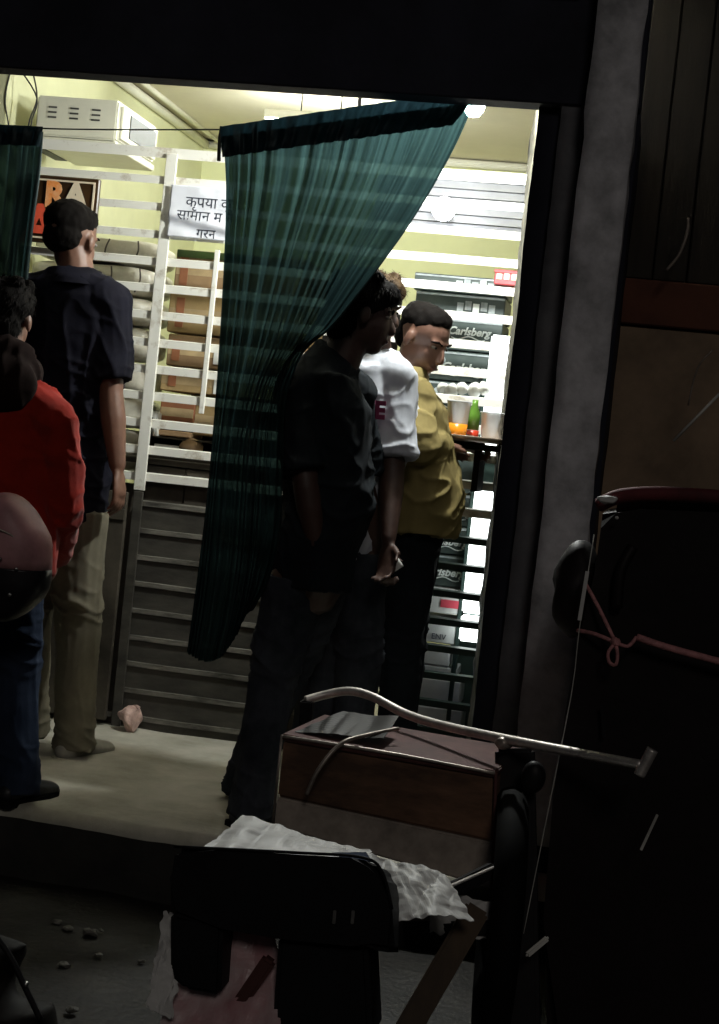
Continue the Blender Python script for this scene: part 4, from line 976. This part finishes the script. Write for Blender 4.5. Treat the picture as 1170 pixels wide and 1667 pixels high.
# backpack of the person in the hoodie
bpk = thing('backpack', 'dusty pink and black backpack hanging low on the red hoodie', 'backpack', at(0, 1000, 3.92))
bm = bmesh.new(); c0 = at(-8, 905, 3.93)
bmesh.ops.create_uvsphere(bm, u_segments=32, v_segments=24, radius=1)
for v in bm.verts:
    c = v.co.copy(); s = (abs(c.x) ** 2.6 + abs(c.y) ** 2.6 + abs(c.z) ** 2.6) ** (1 / 2.6); c /= s
    q = Vector((c.x * .150, c.y * .095, c.z * .165))
    if q.z > 0: q.x *= 1 - .30 * (q.z / .165) ** 2
    q += noise.noise_vector(q * 14) * .010
    v.co = q
lowf = bm.copy()
bmesh.ops.bisect_plane(bm, geom=bm.verts[:] + bm.edges[:] + bm.faces[:], plane_co=(0, 0, -.02), plane_no=(0, 0, -1), clear_outer=True)
bmesh.ops.bisect_plane(lowf, geom=lowf.verts[:] + lowf.edges[:] + lowf.faces[:], plane_co=(0, 0, -.021), plane_no=(0, 0, 1), clear_outer=True)
for b_, nm, mm in ((bm, 'top_panel', 'bagpink'), (lowf, 'lower_panel', 'bagblack')):
    bmesh.ops.holes_fill(b_, edges=b_.edges)
    bmesh.ops.transform(b_, matrix=Matrix.Translation(c0), verts=b_.verts); from_bm(nm, b_, M[mm], bpk, True)
tube('zip', [c0 + Vector((-.09, -.075, .07)), c0 + Vector((0, -.098, .085)), c0 + Vector((.085, -.082, .06)), c0 + Vector((.125, -.05, 0))], .003, M['trim'], bpk, 6, 5)
for q in ((.055, -.100, .005), (.095, -.086, -.018), (.085, -.088, -.085)):
    bm = bmesh.new(); bmesh.ops.create_icosphere(bm, subdivisions=2, radius=.005, matrix=Matrix.Translation(c0 + Vector(q))); from_bm('buckle', bm, M['chrome'], bpk, True)

# crumpled wrapper on the platform by the door leaf
pw = on(211, 1190, PZ)
bm = bmesh.new(); bmesh.ops.create_icosphere(bm, subdivisions=4, radius=.044, matrix=Matrix.Diagonal((.8, .8, 1.15, 1)))
for v in bm.verts: v.co += noise.noise_vector(v.co * 24) * .022 + noise.noise_vector(v.co * 60) * .006
bmesh.ops.transform(bm, matrix=Matrix.Translation(pw + Vector((0, 0, .05))) @ Matrix.Rotation(R(25), 4, 'Y'), verts=bm.verts)
tag(from_bm('crumpled_wrapper', bm, M['wrapper'], None), 'crumpled pale pink wrapper on the floor below the counter', 'litter')

# ---------------------------------------------------------------- handcart in the foreground
bx = thing('storage_box', 'long brown box with a faded lower band standing on the handcart', 'box', at(620, 1400, 3.4))
YB = 3.40
TL, TR, BL, BR = at(462, 1196, YB), at(806, 1256, YB), at(446, 1345, YB), at(800, 1446, YB)
dpt = Vector((.03, .30, 0))
def hexa(name, a, b, c, d, dep, m, parent, bev=.004):   # front quad bl, br, tr, tl
    bm = bmesh.new(); add_hexa(bm, [a, b, b + dep, a + dep, d, c, c + dep, d + dep])
    if bev: bmesh.ops.bevel(bm, geom=list(bm.edges), offset=bev, segments=2, affect='EDGES')
    return from_bm(name, bm, m, parent)
zt_ = (TL.z + TR.z) / 2
ML, MR = BL.lerp(TL, .33), BR.lerp(TR, .40)
hexa('upper_side', ML, MR, TR - Vector((0, 0, .012)), TL - Vector((0, 0, .012)), dpt, M['brownbox'], bx)
o_ = Vector((0, -.004, 0))
hexa('lower_side', BL + o_, BR + o_, MR + o_ - Vector((0, 0, .002)), ML + o_ - Vector((0, 0, .002)), dpt, M['palepanel'], bx)
hexa('lid', TL - Vector((.004, .008, .011)), TR - Vector((-.004, .008, .011)), TR + Vector((.004, -.008, .003)), TL + Vector((-.004, -.008, .003)), dpt * 1.04, M['darkred'], bx, .003)
tube('edge_trim', [TL + Vector((0, -.010, -.002)), TL.lerp(TR, .5) + Vector((0, -.011, .002)), TR + Vector((0, -.010, -.002))], .004, M['trim'], bx, 6, 6)
tube('edge_trim', [TR + Vector((.002, -.006, 0)), BR + Vector((.002, -.006, 0))], .004, M['darkred'], bx, 6)
tube('edge_trim', [TL + Vector((-.003, -.006, 0)), BL + Vector((-.003, -.006, 0))], .003, M['trim'], bx, 6)
# plastic on the lid
def crumple(name, quad, Ys, m, nx, ny, amp, sc, seed, label, cat, edge=.0):
    a, b, c, d = [at(u, v, Y) for (u, v), Y in zip(quad, Ys)]    # bl, br, tr, tl
    bm = bmesh.new(); vs = []
    for i in range(nx + 1):
        vs.append([])
        for j in range(ny + 1):
            s, q = i / nx, j / ny
            p = a.lerp(b, s).lerp(d.lerp(c, s), q)
            f = noise.noise(Vector((p.x * sc, p.z * sc, seed))); g = noise.noise(Vector((p.x * sc * 2.7 + 5, p.z * sc * 2.7, seed)))
            h = abs(f) * 1.6 + abs(g) * .6
            p = p + Vector((edge * noise.noise(Vector((q * 9, s * 4, seed))), -amp * h, amp * .6 * h + edge * noise.noise(Vector((s * 9, q * 4, seed + 5)))))
            vs[-1].append(bm.verts.new(p))
    for i in range(nx):
        for j in range(ny): bm.faces.new((vs[i][j], vs[i + 1][j], vs[i + 1][j + 1], vs[i][j + 1]))
    r = bmesh.ops.extrude_face_region(bm, geom=list(bm.faces))
    for v in [g for g in r['geom'] if isinstance(g, bmesh.types.BMVert)]: v.co.z -= .0015; v.co.y += .001
    return tag(from_bm(name, bm, m, None, False), label, cat)
crumple('plastic_wrap', ((480, 1192), (625, 1205), (650, 1170), (560, 1160)), (3.43, 3.43, 3.6, 3.6), M['darkplastic'], 24, 12, .016, 9, 3, 'dark crinkled plastic lying on the brown box lid', 'plastic')
tag(tube('bent_cable', [at(499, 1293, 3.34), at(520, 1250, 3.33), at(556, 1210, 3.36), at(600, 1196, 3.43), at(648, 1186, 3.5)], .0045, M['trim'], n=8), 'bent pale cable hanging over the front of the brown box', 'cable')

ht = thing('handcart', 'dark handcart with a long bent steel push rail', 'handcart', (at(820, 1600, 3.5).x, 3.6, 0))
rail = [at(497, 1140, 3.72), at(530, 1131, 3.74), at(568, 1125, 3.74), at(605, 1134, 3.72), at(660, 1162, 3.66), at(720, 1181, 3.58), at(822, 1203, 3.44), at(930, 1224, 3.32), at(1046, 1246, 3.20)]
tube('push_rail', rail, .0105, M['railmetal'], ht, 12, 8)
ga, gb_ = at(1040, 1262, 3.20), at(1062, 1220, 3.20)
tube('grip', [ga, ga.lerp(gb_, .3), ga.lerp(gb_, .7), gb_], .012, M['railmetal'], ht, 12, 3, None)
pk = at(820, 1205, 3.44)
bm = bmesh.new(); bmesh.ops.create_icosphere(bm, subdivisions=3, radius=.020, matrix=Matrix.Translation(pk + Vector((0, 0, -.006))) @ Matrix.Diagonal((1, 1, .8, 1)))
for v in bm.verts: v.co += noise.noise_vector(v.co * 60) * .004
from_bm('clamp', bm, M['trim'], ht, True)
def bar(name, p, q, wd, dp, m, parent, bev=.003):
    """a rectangular bar from p to q"""
    d = (q - p).normalized(); s = Vector((0, 1, 0)); s = (s - d * s.dot(d)).normalized(); n_ = d.cross(s)
    bm = bmesh.new(); c = []
    for e in (p, q): c += [e - s * dp / 2 - n_ * wd / 2, e + s * dp / 2 - n_ * wd / 2, e + s * dp / 2 + n_ * wd / 2, e - s * dp / 2 + n_ * wd / 2]
    add_hexa(bm, c)
    bmesh.ops.bevel(bm, geom=list(bm.edges), offset=bev, segments=2, affect='EDGES', clamp_overlap=True)
    return from_bm(name, bm, m, parent)
bar('upright', at(838, 1218, 3.50), at(848, 1720, 3.40) * 1.0, .085, .05, M['darkmetal'], ht, .008)
bar('upright', at(500, 1140, 3.72), at(470, 1640, 3.74), .03, .03, M['darkmetal'], ht)
bar('cross_bar', at(636, 1498, 3.05), at(802, 1416, 3.25), .030, .022, M['darkmetal'], ht)
bar('cross_bar', at(640, 1484, 3.04), at(802, 1411, 3.24), .004, .020, M['railmetal'], ht, .001)  # thin pale strip: lit top edge of the bar above
bar('brace', at(655, 1690, 3.0), at(778, 1478, 3.12), .050, .03, M['woodpole'], ht, .006)
bar('deck_edge', at(440, 1480, 3.35), at(830, 1480, 3.35), .03, .3, M['darkmetal'], ht, .004)
wc = at(792, 1560, 3.3)
bm = bmesh.new(); segs = 28
def torus(bm, c, R1, r2, axis, n1=36, n2=10):
    ax = Vector(axis).normalized(); e1 = ax.orthogonal().normalized(); e2 = ax.cross(e1); g = []
    for i in range(n1):
        a = 2 * PI * i / n1; o = e1 * math.cos(a) + e2 * math.sin(a)
        g.append([bm.verts.new(c + o * (R1 + r2 * math.cos(2 * PI * j / n2)) + ax * r2 * math.sin(2 * PI * j / n2)) for j in range(n2)])
    for i in range(n1):
        for j in range(n2): bm.faces.new((g[i][j], g[(i + 1) % n1][j], g[(i + 1) % n1][(j + 1) % n2], g[i][(j + 1) % n2]))
torus(bm, Vector((wc.x + .01, 3.42, .30)), .25, .035, (1, .12, 0)); wh = from_bm('wheel', bm, M['rubber'], ht, True)
bm = tube_bm([(wc.x - .05, 3.42, .30), (wc.x + .06, 3.42, .30)], .025, 12); from_bm('hub', bm, M['darkmetal'], wh, True)
for q in range(8):
    a = 2 * PI * q / 8
    from_bm('spoke', tube_bm([(wc.x + .01, 3.42 + .02 * math.cos(a), .30 + .02 * math.sin(a)), (wc.x + .01, 3.42 + .23 * math.cos(a), .30 + .23 * math.sin(a))], .004, 6), M['chrome'], wh, True)

crumple('plastic_sheet', ((338, 1392), (610, 1420), (604, 1388), (400, 1336)), (2.98, 2.98, 3.14, 3.2), M['sheet'], 50, 20, .042, 5.5, 11, 'crumpled white plastic sheet showing behind the black saddle', 'plastic sheet', .006)
crumple('plastic_sheet', ((640, 1505), (772, 1500), (726, 1434), (596, 1390)), (2.98, 3.02, 3.14, 3.16), M['sheet'], 40, 24, .045, 5.5, 21, 'white plastic sheet hanging right of the saddle below the brown box', 'plastic sheet', .006)
crumple('plastic_sheet', ((700, 1520), (792, 1530), (800, 1470), (700, 1450)), (3.2, 3.22, 3.22, 3.2), M['sheet'], 20, 12, .030, 4.5, 31, 'small torn end of white plastic sheet by the wheel', 'plastic sheet', .010)
crumple('plastic_sheet', ((240, 1640), (280, 1660), (310, 1492), (268, 1486)), (2.86, 2.86, 2.92, 2.92), M['sheet'], 12, 26, .014, 12, 41, 'narrow strip of clear plastic hanging left of the black post', 'plastic sheet', .012)
crumple('pink_wrapping', ((250, 1690), (460, 1700), (450, 1500), (345, 1490)), (2.88, 2.88, 3.0, 3.0), M['pinksheet'], 30, 26, .030, 4.5, 51, 'crumpled pink and white plastic bag below the black saddle', 'plastic bag', .008)
# saddle
sd = thing('padded_saddle', 'black padded saddle with a drooping right end in the foreground', 'saddle', at(460, 1560, 2.9))
YS = 2.86
out = [(283, 1380), (360, 1383), (480, 1391), (570, 1396), (604, 1402), (626, 1424), (636, 1470), (642, 1552), (600, 1546), (575, 1530), (450, 1528), (360, 1512), (275, 1490), (276, 1430)]
prism('pad', [at(u, v, YS) for u, v in out], .17, M['vinyl'], sd, .012, 3, Vector((0, 1, -.30)))
tube('piping', [at(283, 1378, YS - .003), at(480, 1388, YS - .003), at(590, 1396, YS - .003), at(622, 1420, YS - .003), at(638, 1480, YS - .003)], .0032, M['vinyl'], sd, 6, 5)
prism('side_block', [at(u, v, YS + .01) for u, v in ((276, 1488), (362, 1500), (358, 1622), (300, 1612), (276, 1590))], .12, M['vinyl'], sd, .008, 2)
prism('stem', [at(u, v, YS + .03) for u, v in ((452, 1526), (598, 1540), (606, 1700), (440, 1700))], .12, M['vinyl'], sd, .01, 2)
for u in (545, 575): bar('spring', at(u, 1482, YS - .004), at(u - 2, 1504, YS - .004), .006, .004, M['chrome'], sd, .001)
bar('lower_tube', at(345, 1700, 2.92), at(440, 1560, 2.92), .028, .028, M['darkred'], sd, .006)
crumple('blue_cloth', ((560, 1398), (606, 1404), (596, 1388), (540, 1388)), (2.9, 2.9, 2.98, 2.98), M['bluejeans'], 12, 6, .01, 12, 61, 'scrap of dark blue cloth tucked behind the saddle', 'cloth')

# ---------------------------------------------------------------- covered rickshaw on the right
rk = thing('cycle_rickshaw', 'black covered cycle rickshaw with a dark red hood edge at the right', 'rickshaw', (at(1060, 1600, 3.45).x, 3.45, 0))
out = [(982, 815), (1040, 806), (1200, 812), (1200, 1720), (890, 1720), (884, 1500), (900, 1300), (922, 1150), (942, 1040), (968, 930), (978, 860)]
prism('hood', [at(u, v, 3.42) for u, v in out], .5, M['hood'], rk, .03, 4)
tube('hood_band', [at(976, 822, 3.42), at(1010, 808, 3.40), at(1080, 804, 3.40), at(1200, 812, 3.40)], .016, M['hoodred'], rk, 10, 5)
from_bm('hood_bow', tube_bm(smooth_path([at(1030, 890, 3.41), at(1010, 930, 3.40), at(1004, 990, 3.40)], 5), .012, 10), M['hood'], rk, True)
bm = bmesh.new(); cb = at(938, 960, 3.50)
bmesh.ops.create_uvsphere(bm, u_segments=24, v_segments=16, radius=1, matrix=Matrix.Translation(cb) @ Matrix.Diagonal((.052, .09, .105, 1)))
for v in bm.verts: v.co += noise.noise_vector(v.co * 18) * .012
from_bm('rolled_cover', bm, M['hood'], rk, True)
bm = bmesh.new(); bmesh.ops.create_icosphere(bm, subdivisions=3, radius=.017, matrix=Matrix.Translation(at(988, 814, 3.375)) @ Matrix.Diagonal((1.3, .7, .55, 1)))
for v in bm.verts: v.co += noise.noise_vector(v.co * 70) * .006
from_bm('hinge', bm, M['sheet'], rk, True)  # white colour stands in for the glint on the metal hinge
bm = bmesh.new(); bmesh.ops.create_icosphere(bm, subdivisions=2, radius=.004, matrix=Matrix.Translation(at(1004, 843, 3.385))); from_bm('rivet', bm, M['sheet'], rk, True)
bar('brake_lever', at(856, 1556, 3.3), at(892, 1526, 3.34), .012, .012, M['palestring'], rk, .004)  # glint on the chrome lever put into a pale colour
bar('stay', at(1043, 1384, 3.30), at(1070, 1326, 3.30), .0055, .0055, M['palestring'], rk, .001)  # pale colour here is the glint on the stay
bar('stay', at(980, 1150, 3.40), at(983, 1200, 3.40), .008, .006, M['darkmetal'], rk, .001)
bm = bmesh.new(); bmesh.ops.create_uvsphere(bm, u_segments=18, v_segments=12, radius=.035, matrix=Matrix.Translation(at(868, 1265, 3.4)) @ Matrix.Diagonal((.75, .6, 1, 1))); from_bm('lamp_housing', bm, M['darkmetal'], rk, True)
rp = thing('tied_rope', 'pink rope knotted round the rickshaw cover', 'rope', at(1000, 1050, 3.38))
kn = at(1002, 1046, 3.365)
tube('strand', [at(952, 948, 3.42), at(975, 990, 3.385), kn], .0042, M['rope'], rp, 7, 5)
tube('strand', [at(940, 1026, 3.42), at(968, 1032, 3.385), kn], .0045, M['rope'], rp, 7, 5)
tube('thick_strand', [at(1036, 1037, 3.37), at(1090, 1055, 3.37), at(1190, 1082, 3.37)], .0075, M['rope'], rp, 8, 5)
tube('strand', [kn, at(1022, 1052, 3.36), at(1036, 1037, 3.37)], .004, M['rope'], rp, 7, 5)
tube('loop', [kn, at(990, 1062, 3.355), at(992, 1078, 3.355), at(1002, 1082, 3.35), at(1005, 1066, 3.35), kn], .0038, M['rope'], rp, 7, 5)
bm = bmesh.new(); bmesh.ops.create_icosphere(bm, subdivisions=3, radius=.011, matrix=Matrix.Translation(kn))
for v in bm.verts: v.co += noise.noise_vector(v.co * 120) * .004
from_bm('knot', bm, M['rope'], rp, True)
tag(tube('taut_string', [at(967, 870, 3.36), at(956, 940, 3.36), at(942, 1030, 3.36), at(930, 1130, 3.36), at(890, 1330, 3.36), at(852, 1520, 3.36)], .0011, M['palestring'], n=3), 'thin pale string running down the edge of the rickshaw', 'string')
bar_ = bar('string_highlight', at(956, 930, 3.355), at(943, 1010, 3.355), .008, .001, M['sheet'], None, .0003)  # white bar laid on the string as its highlight
tag(bar_, 'narrow white bar standing in for the highlight on the string', 'strip')

# ---------------------------------------------------------------- litter on the street
rnd = random.Random(3)
lit = ['scrap of litter nearest the step, farthest left on the dark street', 'small scrap of litter just left of the largest pale scrap', 'largest pale scrap of litter on the dark street', 'tiny scrap touching the right side of the largest pale scrap',
       'small scrap of litter just below the largest pale scrap', 'scrap of litter nearest the motorcycle tail', 'scrap of litter nearest the hanging plastic strip', 'scrap of litter lowest in the picture on the dark street']
for i, (u, v, s) in enumerate(((92, 1502, .010), (112, 1513, .010), (148, 1520, .015), (164, 1515, .006), (160, 1556, .010), (104, 1572, .012), (230, 1566, .008), (116, 1646, .012))):
    p = on(u, v, 0.008)
    bm = bmesh.new(); bmesh.ops.create_icosphere(bm, subdivisions=2, radius=s, matrix=Matrix.Diagonal((1.3, 1.0, .45, 1)))
    for vv_ in bm.verts: vv_.co += noise.noise_vector(vv_.co * 80 + Vector((i, 0, 0))) * s * .6
    bmesh.ops.transform(bm, matrix=Matrix.Translation(p + Vector((0, 0, s * .3))), verts=bm.verts)
    tag(from_bm('litter', bm, M['debris'], None), lit[i], 'litter', 'litter on the street')
# dark machine tail in the bottom left corner
mc = thing('motorcycle', 'dark tail of a motorcycle cut off by the bottom left corner', 'motorcycle', at(20, 1660, 2.9))
bm = bmesh.new()
loft(bm, [(at(-70, 1540, 2.95), .05, .05), (at(0, 1580, 2.93), .075, .06), (at(20, 1650, 2.92), .085, .07), (at(30, 1730, 2.92), .09, .07)], 18)
remesh('tail_panel', bm, M['blackvoid'], None, .01, 5).parent = None
tailo = bpy.data.objects['tail_panel']; tailo.parent = mc; tailo.matrix_parent_inverse = Matrix.Translation(mc.location).inverted()
tube('grab_rail', [at(-10, 1520, 2.83), at(18, 1560, 2.83), at(40, 1606, 2.83), at(66, 1660, 2.83)], .006, M['darkmetal'], mc, 8, 5)
bm = bmesh.new(); bmesh.ops.create_icosphere(bm, subdivisions=2, radius=.006, matrix=Matrix.Translation(at(42, 1602, 2.82))); from_bm('bolt', bm, M['chrome'], mc, True)
